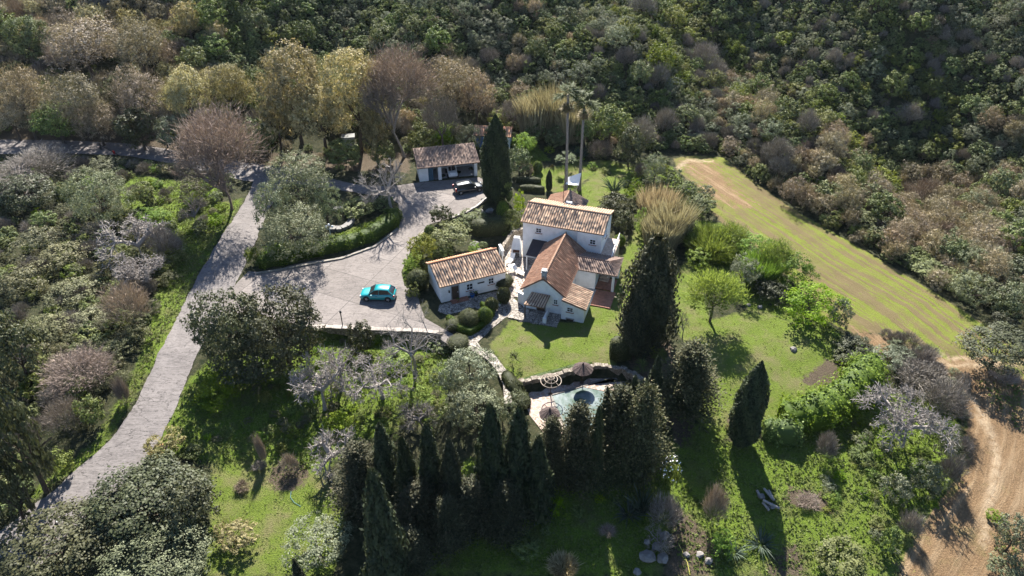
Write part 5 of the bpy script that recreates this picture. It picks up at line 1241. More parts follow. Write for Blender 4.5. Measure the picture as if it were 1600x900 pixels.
bush('bright', 992, 300, 34, 40, 'soft bright green bush at the lawn edge above the canes'); bush('ball', 968, 376, 20, 20, 'round bright green bush by the farmhouse terrace'); bush('bright', 1000, 345, 26, 44, 'pale green reed tuft between the farmhouse and the dry canes')
for i, (cx, cy, w, h) in enumerate(((1028, 322, 52, 58), (1052, 345, 56, 62), (1034, 362, 50, 54))): bush('cane', cx, cy, w, h, ('upper left stand of dry buff canes right of the farmhouse', 'right stand of dry buff canes beside the field', 'lower stand of dry buff canes above the big dark cypress')[i])
# big dark cypress and the conifers by the pool
P_('spreading_cypress', 'coniferdark', 1017, 458, 82, 172, 'huge dark broad cypress right of the farmhouse', 'tree', gap=.3)
P_('spreading_cypress', 'coniferdark', 1000, 500, 50, 110, 'lower dark cypress in front of the huge one', 'tree', gap=.2)
P_('spreading_cypress', 'conifer', 1078, 590, 116, 120, 'spreading cypress with rough branch tips right of the yuccas', gap=1.0)
for i, (cx, cy, w) in enumerate(((1012, 546, 26), (1032, 556, 26), (1002, 572, 26))): bush('yucca', cx, cy, w, w, ('bright spiky yucca nearest the square brown hedge', 'bright spiky yucca on the right of the three', 'bright spiky yucca lowest of the three above the pool trees')[i])
P_('cypress_tree', 'cypresscone', 1021, 612, 34, 112, 'slim dark cypress standing between the pool trees and the yuccas', gap=.2)
P_('spreading_cypress', 'conifer', 966, 664, 110, 130, 'brown tipped cypress at the near edge of the pool', gap=.5)
P_('spreading_cypress', 'conifer', 1003, 680, 104, 150, 'brown tipped cypress right of the pool', gap=.5)
P_('spreading_cypress', 'conifer', 902, 698, 104, 135, 'brown tipped cypress below the near parasol', gap=.5)
P_('spreading_cypress', 'conifer', 862, 705, 76, 105, 'light tipped cypress between the tall cones and the pool', gap=.5)
P_('spreading_cypress', 'conifer', 952, 715, 110, 90, 'low cypress in front of the pool group', gap=.3)
P_('cypress_tree', 'cypresscone', 944, 660, 26, 105, 'thin dark cypress spike rising from the pool group', gap=.2)
P_('cypress_tree', 'cypresscone', 985, 650, 34, 120, 'dark cypress spike at the right end of the pool group', gap=.2)
P_('cypress_tree', 'cypresscone', 930, 702, 34, 125, 'dark cypress spike in the middle of the pool group', gap=.2)
for cx, cy, w, h, l in ((810, 722, 62, 160, 'tall dark cone cypress right of its twin near the pool path'), (768, 720, 66, 165, 'tall dark cone cypress left of its twin near the pool path'), (706, 756, 52, 135, 'dark cone cypress in the middle of the front row'),
      (674, 738, 52, 145, 'dark cone cypress with a forked tip in the front row'), (636, 752, 48, 130, 'narrow dark cone cypress near the left of the front row'), (598, 835, 74, 185, 'dark cone cypress standing in front of the row at the bottom edge'), (602, 725, 56, 125, 'ragged cone cypress at the left end of the front row'),
      (840, 748, 56, 125, 'lower dark cone cypress at the right end of the front row'), (468, 905, 26, 60, 'tip of a small cypress at the bottom edge beside the pale leaved tree')):
    P_('cypress_tree', 'cypresscone', cx, cy, w, h, l, gap=.2)
for cx, cy, w, h, l in ((562, 745, 110, 120, 'brown tipped spreading cypress at the left end of the front row'), (655, 800, 120, 120, 'brown tipped spreading cypress behind the bottom cone cypress'), (735, 790, 95, 100, 'shaded spreading cypress below the twin cone cypresses'), (790, 800, 90, 100, 'shaded spreading cypress at the right end of the front row'), (640, 860, 90, 90, 'lowest shaded spreading cypress beside the bottom cone cypress'), (700, 820, 70, 90, 'small shaded spreading cypress at the foot of the front row')):
    P_('spreading_cypress', 'coniferbrown', cx, cy, w, h, l, gap=.4)
P_('cypress_tree', 'cypress', 1173, 632, 46, 132, 'single column cypress leaning on the right hand lawn', gap=.2, tilt=None)
bush('yucca', 803, 562, 24, 30, 'yellow tipped spiky plant at the top of the pool hedge'); bush('olive', 808, 628, 36, 38, 'small grey olive bush beside the pool terrace')
for cx, cy, w, h, l in ((735, 572, 92, 76, 'grey olive tree beside the curved path, topmost of its group'), (700, 592, 60, 66, 'grey olive tree left of the topmost one by the path'), (748, 632, 84, 70, 'grey olive tree above the twin cone cypresses'), (716, 640, 56, 66, 'small grey olive tree left above the cone cypresses'), (785, 640, 44, 44, 'small grey olive tree beside the pool path')):
    P_('olive_tree', 'olive', cx, cy, w, h, l, gap=.8)
bush('mossball', 716, 534, 36, 22, 'mossy clipped bush at the lower corner of the drive')
bush('dark', 563, 527, 48, 54, 'dark green shrub growing against the drive wall'); bush('bright', 620, 556, 50, 36, 'bright scrub below the drive wall'); bush('evergreen', 690, 540, 40, 26, 'dark green scrub between the drive wall and the olive')
# lower left
P_('loquat_tree', 'dark', 235, 782, 180, 125, 'wide dark glossy tree right of the road at the lower left', gap=1.0); P_('loquat_tree', 'dark', 180, 800, 120, 100, 'dark glossy tree overhanging the road edge at the lower left', gap=1.0); P_('loquat_tree', 'dark', 85, 850, 170, 110, 'dark glossy tree in the bottom left corner beside the road', gap=1.0)
P_('loquat_tree', 'olive', 238, 885, 175, 90, 'silver green round tree at the bottom edge of the lower left', gap=1.0); P_('loquat_tree', 'dark', 295, 790, 90, 90, 'small dark glossy tree at the right of the lower left clump', gap=.8)
P_('pale_leaved_tree', 'olive', 495, 848, 112, 96, 'pale leaved rounded tree beside the bottom cypresses', gap=.8); P_('fruit_tree', 'yellow', 365, 833, 66, 56, 'small yellow leaved fruit tree on the lower garden grass', gap=.5)
P_('fruit_tree', 'orange', 256, 692, 66, 52, 'orange tinged fruit tree beside the road', gap=.4); bush('lime', 95, 722, 42, 46, 'round yellow green bush on the left verge'); bush('pinktwig', 453, 725, 30, 32, 'heap of brown brushwood on the burnt patch')
bush('weedpale' if False else 'pinktwig', 407, 705, 14, 40, 'thin withered plant on the lower garden grass'); bush('twig', 405, 728, 22, 16, 'grey withered bush left of the burnt patch'); bush('pinktwig', 378, 760, 24, 20, 'low withered bush on the lower garden grass')
bush('bright', 530, 660, 60, 40, 'bright overgrown bush under the bare trees'); bush('bright', 650, 620, 60, 44, 'bright overgrown bush left of the olive trees'); bush('bright', 340, 610, 80, 60, 'shaded green scrub under the dark glossy trees')
bush('evergreen', 300, 705, 34, 20, 'dark scrub under the orange tinged tree')
# left bank
for cx, cy, w, h, kd, l in ((28, 690, 76, 170, 'dark', 'dark grey tree filling the left edge beside the lower road'), (22, 545, 84, 110, 'dark', 'round dark tree at the left edge above the lower one'), (8, 770, 50, 110, 'dark', 'dark tree at the lowest left edge'),
      (152, 305, 92, 88, 'olive', 'grey green tree below the upper lane'), (225, 300, 40, 36, 'evergreen', 'dark leafy tree near the fallen barrier'), (40, 300, 90, 60, 'dark', 'shaded dark tree below the upper lane at the left edge')):
    P_('dark_tree' if kd == 'dark' else 'small_tree', kd, cx, cy, w, h, l, gap=.6)
for cx, cy, w, h, kd, l in ((126, 578, 112, 84, 'pinktwig', 'pinkish brown leafless thicket bush on the left bank'), (196, 478, 76, 76, 'pinktwig', 'brown leafless bush in the middle of the left bank'), (180, 540, 70, 44, 'bramble', 'trailing bramble bush above the pinkish thicket'),
      (60, 375, 70, 50, 'bramble', 'dark olive bush near the top of the left bank'), (70, 345, 44, 34, 'evergreen', 'small dark bush at the top of the left bank'), (95, 400, 84, 54, 'bramble', 'broad bramble bush below the top of the left bank'), (150, 355, 60, 30, 'bramble', 'bramble bush behind the palm tuft on the left bank'),
      (30, 440, 80, 60, 'bramble', 'bramble mound at the left edge of the bank'), (110, 455, 90, 56, 'bramble', 'bramble mound in the middle of the left bank'), (80, 510, 80, 50, 'bramble', 'low bramble mound above the left edge tree'), (140, 500, 70, 44, 'bramble', 'bramble mound above the trailing bramble'),
      (175, 410, 60, 44, 'bramble', 'bramble mound under the silver twigs'), (255, 380, 50, 60, 'twig', 'grey twiggy bush right of the silver twigs'), (215, 520, 50, 44, 'bramble', 'bramble bush nearest the road on the left bank'), (100, 650, 60, 60, 'pinktwig', 'dark brown leafless bush on the verge below the thicket'),
      (140, 645, 44, 50, 'lime', 'olive scrub on the verge beside the dark brown bush'), (190, 612, 22, 36, 'pinktwig', 'little leafless tree on the road verge'), (50, 260, 110, 50, 'twig', 'grey leafless bush hanging over the upper lane'), (240, 340, 60, 30, 'bright', 'bright green scrub under the pink bare tree'),
      (300, 300, 50, 44, 'bramble', 'olive bush behind the trunk of the pink bare tree'), (160, 260, 70, 26, 'bramble', 'scrub between the upper lane and the grey green tree'), (262, 262, 34, 22, 'yellow', 'sunlit yellow bush at the lane edge'), (110, 300, 40, 40, 'evergreen', 'dark bush left of the grey green tree')):
    bush(kd, cx, cy, w, h, l)
bush('fanpalm', 172, 343, 36, 24, 'wild fan palm tuft on the left bank')
# right side
P_('willow_tree', 'willow', 1118, 456, 84, 80, 'bright green willow with its trunk standing on the lawn', gap=1.6)
P_('willow_tree', 'bright', 1268, 472, 96, 74, 'bright green willow at the field edge, right of the grey one', gap=.6)
P_('silver_tree', 'olive', 1165, 422, 52, 52, 'silver leaved tree in front of the bright reeds', gap=1.0)
for i, (cx, cy, w, h) in enumerate(((1110, 378, 64, 44), (1145, 372, 60, 46), (1180, 385, 62, 54), (1215, 405, 64, 60), (1245, 425, 60, 60), (1095, 402, 44, 34), (1190, 420, 50, 50), (1128, 398, 50, 34))):
    bush(('reed', 'willow', 'bright', 'willow', 'bright', 'bright', 'reed', 'willow')[i], cx, cy, w, h, ('bright reed clump nearest the dry canes', 'bright feathery bush second from the dry canes', 'tall bright leafy bush behind the silver tree', 'bright feathery bush right of the silver tree', 'bright leafy bush behind the field edge willow', 'low bright leafy bush left of the bright thicket', 'bright reed clump between the silver tree and the willow', 'short bright bush above the lawn willow')[i])
bush('evergreen', 1106, 372, 20, 18, 'small dark bush among the bright reeds'); bush('dark', 1205, 455, 56, 40, 'dark shaded bush below the bright reed clumps'); bush('olive', 1312, 490, 40, 56, 'pale grey bush right of the field edge willow')
for cx, cy, w, h, kd, l in ((1335, 540, 56, 36, 'dark', 'dark grey bush at the corner of the brown field'), (1322, 556, 40, 18, 'dark', 'flat grey bush left of the corner bush'), (1395, 560, 70, 50, 'olive', 'grey bush on the edge of the brown field'), (1440, 590, 90, 66, 'twig', 'grey twiggy thicket along the brown field, upper'), (1478, 625, 70, 70, 'twig', 'grey twiggy thicket along the brown field, lower'),
      (1352, 568, 60, 44, 'bright', 'leafy bush at the top end of the ivy hedge'), (1400, 762, 52, 56, 'olive', 'grey bush on the rough slope, left of a pair'), (1452, 745, 56, 60, 'olive', 'grey bush on the rough slope, right of a pair'), (1488, 735, 36, 46, 'twig', 'twiggy bush at the soil edge'), (1480, 700, 40, 50, 'olive', 'grey bush between the silver bare tree and the soil'),
      (1312, 872, 84, 70, 'lime', 'olive brown bush at the bottom edge of the rough slope'), (1425, 820, 34, 40, 'twig', 'small twiggy bush beside the ploughed soil'), (1393, 845, 34, 44, 'evergreen', 'green bush near the lower soil edge'), (1342, 686, 28, 22, 'olive', 'round grey bush above the small fan palm'),
      (1140, 668, 14, 12, 'weedpale' if False else 'orange', 'tiny flowering shrub on the bare patch by the leaning cypress'), (1048, 742, 34, 60, 'bright', 'shrub dotted with white flowers at the edge of the cypress shade'), (1118, 790, 40, 60, 'pinktwig', 'brown leafless bush in the cypress shadow'), (1130, 850, 44, 50, 'bright', 'green bush above the sunny bank'), (1148, 860, 30, 26, 'tuft', 'grey spiky tuft at the end of the sunny bank')):
    bush(kd, cx, cy, w, h, l)
bush('fanpalm', 1348, 708, 36, 30, 'small fan palm on the rough slope'); bush('tuft', 1190, 848, 34, 26, 'spiky plant at the edge of the long cypress shadow'); bush('twig', 1291, 698, 34, 42, 'pale twiggy shrub in the shadow of the ivy hedge'); bush('pinktwig', 1262, 782, 34, 26, 'heap of brown brushwood on the rough slope')
bush('tuft', 983, 800, 40, 34, 'shaded blue green agave, upper'); bush('tuft', 1004, 788, 34, 40, 'shaded blue green agave beside the upper one'); bush('evergreen', 820, 850, 50, 40, 'dark green bush in the shaded bottom garden'); bush('pinktwig', 948, 830, 26, 22, 'round brown bush in the shaded bottom garden'); bush('bright', 862, 790, 40, 40, 'sunlit bush at the foot of the light tipped cypress')
bush('twig', 1040, 802, 50, 56, 'leafless grey brush at the shadow edge'); bush('cane', 880, 885, 40, 30, 'dry tan plant at the bottom edge of the shaded garden')
P_('field_tree', 'dark', 1562, 542, 112, 74, 'flat topped grey green tree at the right edge of the field', gap=1.8); P_('small_tree', 'silver', 1572, 588, 40, 34, 'silver leafless bush under the flat topped tree', gap=.2)
P_('small_tree', 'olive', 1588, 835, 64, 70, 'grey green tree at the lower right edge', gap=.3); bush('olive', 1575, 885, 60, 44, 'grey bush in the bottom right corner'); bush('bright', 1556, 808, 34, 24, 'low green bush above the bottom right corner')
for cx, cy, w, h, kd, l in ((1345, 342, 52, 34, 'evergreen', 'dark round bush on the field boundary, uppermost'), (1300, 305, 60, 44, 'evergreen', 'dark bush behind the upper field boundary'), (1385, 362, 56, 34, 'dark', 'dark bush in the middle of the field boundary'), (1425, 402, 60, 34, 'evergreen', 'rounded green bush on the field boundary'),
      (1455, 420, 56, 34, 'evergreen', 'rounded green bush next along the field boundary'), (1500, 440, 66, 30, 'lime', 'yellow topped bush on the field boundary'), (1566, 455, 80, 56, 'dark', 'grey green dense bush at the lower field boundary'), (1590, 470, 70, 70, 'olive', 'grey bush at the right end of the field boundary'), (1590, 420, 60, 50, 'dark', 'dark bush above the right end of the field boundary'), (1572, 500, 40, 30, 'dark', 'dark small bush at the lower end of the field boundary')):
    bush(kd, cx, cy, w, h, l)

# bare trees
BARKP = simple('bark_pink', (.17, .13, .115), .9, .2, var=.3)
bare_tree('bare_tree', 345, 240, 142, 128, 'pinkish leafless tree with a dense rounded crown beside the lane', BARKP, 5, 3, .2, .7, 'pinktwig', 2.5, .35, .25, base=(362, 328), full='pinktwig')
bare_tree('bare_tree', 608, 278, 96, 92, 'silver leafless tree with a leaning trunk at the drive edge', BARKW, 4, 5, .28, .85, 'silver', .8, .33, .1, base=(612, 330), thick=.075)
bare_tree('bare_tree', 640, 150, 120, 140, 'tall grey pink leafless tree behind the garage', BARKG, 5, 8, .22, .7, 'pinktwig', 2.5, .4, .3, base=(632, 245), full='pinktwig')
bare_tree('bare_tree', 470, 605, 125, 110, 'silver leafless fig tree in the lower garden, leftmost of three', BARKW, 5, 11, .2, 1.0, 'silver', .3, .15, .0, base=(508, 640), thick=.034)
bare_tree('bare_tree', 588, 575, 120, 70, 'silver leafless fig tree with a forked crown below the green wall shrub', BARKW, 5, 14, .2, 1.05, 'silver', .25, .2, .0, base=(598, 622), thick=.034)
bare_tree('bare_tree', 668, 515, 120, 96, 'silver leafless tree leaning over the lower corner of the drive', BARKW, 4, 17, .2, .95, 'silver', .5, .4, .05, base=(648, 585))
bare_tree('bare_tree', 515, 700, 90, 60, 'sparse leafless tree beside the burnt patch', BARKW, 4, 21, .1, 1.0, 'silver', .5, .15, .0, base=(515, 735))
bare_tree('bare_tree', 660, 645, 70, 50, 'sparse leafless bush tree above the cone cypresses', BARKG, 4, 23, .1, 1.0, 'twig', .6, .15, .0, base=(660, 670))
bare_tree('bare_tree', 530, 560, 60, 60, 'broken silver stump tree between the two fig trees', BARKW, 3, 25, .2, 1.0, 'silver', .3, .25, .0, base=(535, 600))
bare_tree('bare_tree', 1418, 655, 150, 110, 'wide silver leafless tree on the rough slope', BARKW, 5, 31, .13, 1.0, 'silver', .8, .16, .1, base=(1410, 700), nfork=3, thick=.03)
bare_tree('bare_tree', 220, 372, 110, 70, 'silver leafless tree sprawling over the left bank', BARKW, 5, 35, .12, 1.0, 'silver', .5, .12, .05, base=(225, 410), thick=.03)
bare_tree('bare_tree', 235, 420, 90, 60, 'lower silver leafless tree on the left bank', BARKW, 5, 37, .1, 1.0, 'silver', .4, .12, .05, base=(235, 450), thick=.03)
bare_tree('bare_tree', 308, 330, 50, 44, 'thin leafless tree left of the pink bare tree trunk', BARKG, 4, 39, .08, .9, 'twig', .6, .2, .2, base=(308, 352))
bare_tree('bare_tree', 1068, 505, 26, 50, 'little leafless tree right of the huge dark cypress', BARKG, 3, 41, .06, .9, 'twig', .15, .3, .2, base=(1066, 530))
bare_tree('bare_tree', 1022, 840, 50, 40, 'leafless branches over the pale rocks', BARKG, 4, 43, .08, 1, 'twig', .3, .2, .1, base=(1030, 860))
bare_tree('bare_tree', 60, 268, 150, 60, 'grey leafless tree spreading over the upper lane', BARKG, 5, 45, .15, .9, 'twig', 1.5, .2, .1, base=(60, 300))

# tall palms
def tall_palm(bx, by, topx, topy, label, seed):
    x, y, z = pick(bx, by); zc = y * CT + (CAMH - z) * ST
    lo, hi = 5., 30.
    for _ in range(30):
        mid = (lo + hi) / 2
        if proj(x, y, z + mid)[1] > topy: lo = mid
        else: hi = mid
    h = lo; dx = (topx - proj(x, y, z + h)[0]) * zc / FOC; root = empty('tall_palm', (x, y, z), 0, label, 'palm tree', 'tall palms behind the farmhouse')
    mb = MB(); mb.tube([(0, 0, -.3), (0, 0, .5), (dx * .15, 0, h * .25), (dx * .45, 0, h * .55), (dx, 0, h)], [.42, .29, .21, .18, .15], 9); mb.build('trunk', BARKG, root, True)
    rg = np.random.default_rng(seed); V, Fc, v = frond_head(rg, 2.0, 38, 22, .9, True, -.45, 1.3, .12); link('crown', np_mesh('crown', V, Fc, LEAF['palm'], attrs={'v': ('FACE', v)}), root, (dx, 0, h + .2))
    V, Fc, v = frond_head(rg, 1.5, 26, 16, .8, True, -1.45, -.9, .12); link('dead_fronds', np_mesh('dead_fronds', V, Fc, LEAF['palmdry'], attrs={'v': ('FACE', v)}), root, (dx, 0, h - .5))
tall_palm(884, 303, 888, 148, 'tallest and leftmost of the two slender palms behind the rear roof', 1)
tall_palm(905, 297, 913, 160, 'right hand slender palm on the upper lawn with a slight lean', 2)

# big yellowing trees behind the lane
for cx, cy, w, h, gap, l in ((455, 130, 112, 110, 5, 'tall yellow leaved tree above the lane, left of the pair'), (552, 140, 118, 120, 5, 'tall yellow leaved tree above the lane, right of the pair'), (500, 175, 100, 90, 3, 'yellow green tree filling the gap under the tall pair'), (585, 205, 50, 80, 2, 'dark yellow tree right below the tall pair'), (430, 185, 70, 80, 2, 'yellow green tree left below the tall pair')):
    P_('tall_tree', 'yellow', cx, cy, w, h, l, gap=gap)
for cx, cy, w, h, kd, l in ((362, 140, 76, 76, 'yellow', 'round yellow tree above the pink bare tree'), (290, 148, 84, 86, 'yellow', 'round yellow tree left of the one above the pink bare tree'), (215, 150, 90, 90, 'tan', 'brownish tree above the upper lane right of the big tan mass'), (120, 160, 100, 90, 'tan', 'large brownish tree above the upper lane'), (30, 150, 90, 100, 'tan', 'brownish tree above the upper lane at the left edge'),
      (130, 70, 130, 90, 'tan', 'largest tan tree of the top left hillside'), (215, 70, 90, 80, 'tan', 'tan tree right of the largest on the top left hillside'), (710, 130, 90, 90, 'tan', 'grey tan tree above the garage'), (745, 150, 60, 70, 'tan', 'smaller grey tan tree above the hut'), (690, 185, 60, 70, 'twig', 'grey leafless tree right behind the garage')):
    P_('hillside_tree', kd, cx, cy, w, h, l, gap=2.5)
for cx, cy, w, h, kd, l in ((15, 178, 90, 70, 'tan', 'tan tree overhanging the upper lane at the left edge'), (85, 186, 80, 60, 'evergreen', 'dark tree overhanging the upper lane, second from the left edge'), (150, 190, 80, 60, 'tan', 'tan tree overhanging the upper lane above the barrier'), (215, 196, 70, 60, 'dark', 'dark tree overhanging the upper lane right of the barrier'),
      (275, 205, 60, 56, 'olive', 'grey green tree overhanging the upper lane left of the pink bare tree'), (400, 215, 60, 60, 'evergreen', 'dark tree overhanging the upper lane right of the pink bare tree')):
    P_('lane_tree', kd, cx, cy, w, h, l, gap=1.5)
for cx, cy, w, h, l in ((540, 240, 60, 50, 'dark shaded bush under the tall yellow trees'), (600, 240, 44, 44, 'dark bush left of the garage back'), (660, 215, 46, 46, 'dark bush behind the garage under the leafless tree')): bush('evergreen', cx, cy, w, h, l)

# barrier by the lane, hoses, logs
bx_, by_, bz_ = pick(172, 240); BR = empty('road_barrier', (bx_, by_, bz_), R(-35), 'dark pole barrier with red marks fallen beside the upper lane', 'barrier')
mb = MB(); mb.tube([(-2.5, 0, .9), (2.6, 0, .5)], .07, 6); mb.build('pole', IRON, BR); mb = MB(); mb.box(1.2, 1.7, -.1, .1, .35, .85); mb.build('red_mark', RED, BR); mb = MB(); mb.box(-2.6, -2.4, -.12, .12, -.2, 1.1); mb.build('post', IRON, BR)
def hose(name, line, label, col, r=.025):
    P = pk(line); mb = MB(); mb.tube([(x, y, Hs(x, y) + .06) for x, y in P], r, 5); tag(mb.build(name, simple(name + '_plastic', col, .5, .4)), label, 'hose')
hose('hose', [(1060, 850), (1068, 866), (1074, 880), (1078, 899)], 'yellow hose lying across the sunny bank at the bottom', (.55, .5, .12)); hose('hose', [(455, 768), (454, 778), (460, 786), (470, 792)], 'thin blue hose beside the burnt patch', (.07, .17, .2))
lgx, lgy, lgz = pick(1196, 785); r_ = random.Random(4)
for k in range(6):
    mb = MB(); a = r_.uniform(-.5, .5) + 2.2; L = r_.uniform(.8, 1.4); mb.tube([(-L / 2 * math.cos(a), -L / 2 * math.sin(a), .12), (L / 2 * math.cos(a), L / 2 * math.sin(a), .14 + .1 * (k % 2))], .12, 7)
    o = mb.build('log', BARKW); o.location = (lgx + r_.uniform(-.7, .7), lgy + r_.uniform(-.8, .8), lgz + .05 + .12 * (k % 3)); tag(o, 'pale cut log in the loose log pile beside the long cypress shadow', 'log', 'logs in the pile on the rough slope')

# ---------------------------------------------------------------- hillside woodland
MIXES = [  # photo px centre, radius, kind weights
 ((110, 80), 170, dict(tan=6, pinktwig=1, yellow=1, evergreen=1)), ((300, 130), 90, dict(yellow=5, tan=1, evergreen=1)), ((360, 40), 90, dict(evergreen=6, lime=1)), ((480, 40), 120, dict(evergreen=6, olive=2)),
 ((330, 90), 50, dict(evergreen=6)), ((640, 60), 120, dict(evergreen=5, olive=3, lime=1)), ((700, 130), 90, dict(tan=4, twig=3, evergreen=2)), ((780, 60), 90, dict(olive=4, evergreen=3, tan=2)), ((820, 120), 60, dict(tan=5, twig=2)),
 ((900, 40), 110, dict(olive=4, evergreen=4, lime=1)), ((960, 120), 80, dict(olive=3, twig=3, evergreen=4)), ((1060, 60), 110, dict(lime=6, evergreen=3)), ((1100, 140), 60, dict(twig=4, olive=3)), ((1050, 200), 80, dict(evergreen=5, olive=2, twig=3)),
 ((1160, 160), 70, dict(tan=6, olive=2)), ((1200, 90), 70, dict(lime=4, evergreen=2, olive=2)), ((1220, 200), 60, dict(evergreen=4, twig=3)), ((1290, 250), 60, dict(tan=6, pinktwig=1)), ((1400, 170), 110, dict(lime=5, evergreen=5)), ((1500, 60), 140, dict(evergreen=5, olive=5, twig=3)),
 ((1300, 60), 90, dict(evergreen=4, olive=4, twig=3)), ((1470, 310), 90, dict(tan=7, pinktwig=1, evergreen=1)), ((1380, 270), 60, dict(evergreen=4, lime=3, tan=2)), ((1570, 250), 90, dict(tan=3, lime=3, olive=3, evergreen=3)), ((1560, 370), 80, dict(tan=4, olive=3, evergreen=2)), ((1580, 150), 80, dict(evergreen=5, olive=3)),
 ((1280, 130), 60, dict(lime=3, olive=3, evergreen=3)), ((560, 110), 90, dict(evergreen=5, yellow=2)), ((180, 190), 200, dict(tan=3, evergreen=4, twig=2)), ((880, 200), 80, dict(evergreen=5, olive=1))]
rg = np.random.default_rng(11); pts = []
def min_ok(x, y, r, arr, g):
    key = (int(x // 6), int(y // 6))
    for i in (-1, 0, 1):
        for j in (-1, 0, 1):
            for (a, b_, c_) in g.get((key[0] + i, key[1] + j), ()):
                if (a - x) ** 2 + (b_ - y) ** 2 < ((r + c_) * .50) ** 2: return False
    g.setdefault(key, []).append((x, y, r)); return True
TREES = []; grid = {}
taken = []
for o in list(COL.objects):
    if o.get('category') in ('tree', 'bush') and o.type == 'EMPTY':
        cr = next((c for c in o.children if c.name.split('.')[0] in ('crown', 'foliage')), None)
        if cr is not None:
            rr = max(cr.dimensions[0], 1) * .5 * (cr.scale[0] if False else 1)
            taken.append((o.location.x, o.location.y, rr))
bpy.context.view_layer.update()
taken = [(o.location.x, o.location.y, max([c.dimensions[0] for c in o.children] + [1]) * .5) for o in COL.objects if o.type == 'EMPTY' and o.get('category') in ('tree', 'bush')]
TK = np.array(taken)
cand = 0
pxs = []
while cand < 110000:
    cand += 1
    x = rg.uniform(-125, 150); y = rg.uniform(60, 205); s = y - np.interp(x, HLX, HLY)
    if s < .8: continue
    z = Hs(x, y); px, py, zc = proj(x, y, z + 1.5)
    if px < -160 or px > 1760 or py < -120 or py > 560: continue
    if np.min(np.hypot(TK[:, 0] - x, TK[:, 1] - y) - TK[:, 2] * .75) < .3: continue
    far = (px > 1150) * 1.0
    size = (.78 if px > 380 and py < 260 else .9 if px > 1000 else 1.0) * rg.choice([1.1, 1.5, 2.1, 2.9], p=[.25, .38, .26, .11]) * rg.uniform(.85, 1.2) * (.95 if px > 1100 else 1.0) * (1.25 if px < 350 else 1)
    wts = {}
    for (cx, cy), rad, d in MIXES:
        wgt = math.exp(-((px - cx) ** 2 + (py - cy) ** 2) / (2 * (rad * .62) ** 2))
        for k_, v_ in d.items(): wts[k_] = wts.get(k_, 0) + (v_ * wgt) 
    tot = sum(wts.values())
    if tot < 1e-6: wts = dict(evergreen=3, olive=2, tan=1)
    nz = math.sin(x * .21 + 1) * math.sin(y * .27 + 2)
    ks = list(wts); wv = np.array([wts[k_] for k_ in ks]) ** 1.4 * np.array([1 + .8 * math.sin(x * .3 + y * .23 + i * 1.9) for i in range(len(ks))]); wv = np.clip(wv, 1e-6, None); wv /= wv.sum()
    kd = ks[rg.choice(len(ks), p=wv)]
    if kd in ('tan', 'yellow') and size < 1.6: size *= 1.35
    if not min_ok(x, y, size, None, grid): continue
    TREES.append((x, y, z, size, kd, px, py, size * FOC / zc))
inframe = lambda t_: -10 < t_[5] < 1610 and -15 < t_[6] < 600
NIND = 255
TREES.sort(key=lambda t_: -t_[7] * (1 if inframe(t_) else .01))
def region(px, py):
    if px < 330: return 'above the upper lane at the left'
    if px < 640: return 'above the tall yellow trees'
    if px < 830: return 'above the garage'
    if px < 1040: return 'behind the tall palms'
    if px < 1330: return 'above the ploughed field'
    return 'on the far right slope'
LOOK = dict(evergreen='dark green bushy', olive='grey green', tan='tan half bare', yellow='yellowing', lime='yellow green', twig='grey leafless', pinktwig='pinkish leafless', dark='dark')
_pr = random.Random(8)
for (x, y, z, s_, kd, px, py, pr) in TREES[:NIND]:
    hh = s_ * _pr.uniform(.75, 1.1); bushy = s_ < 1.5
    plant_at('hillside_bush' if bushy else 'hillside_tree', x, y, kd, s_, hh, hh * (.8 if bushy else 1.05), LOOK[kd] + (' bush' if bushy else ' tree') + ' in the hillside woodland ' + region(px, py), 'bush' if bushy else 'tree', LOOK[kd] + (' bushes' if bushy else ' trees') + ' in the woodland ' + region(px, py), trunk=not bushy, z=z)

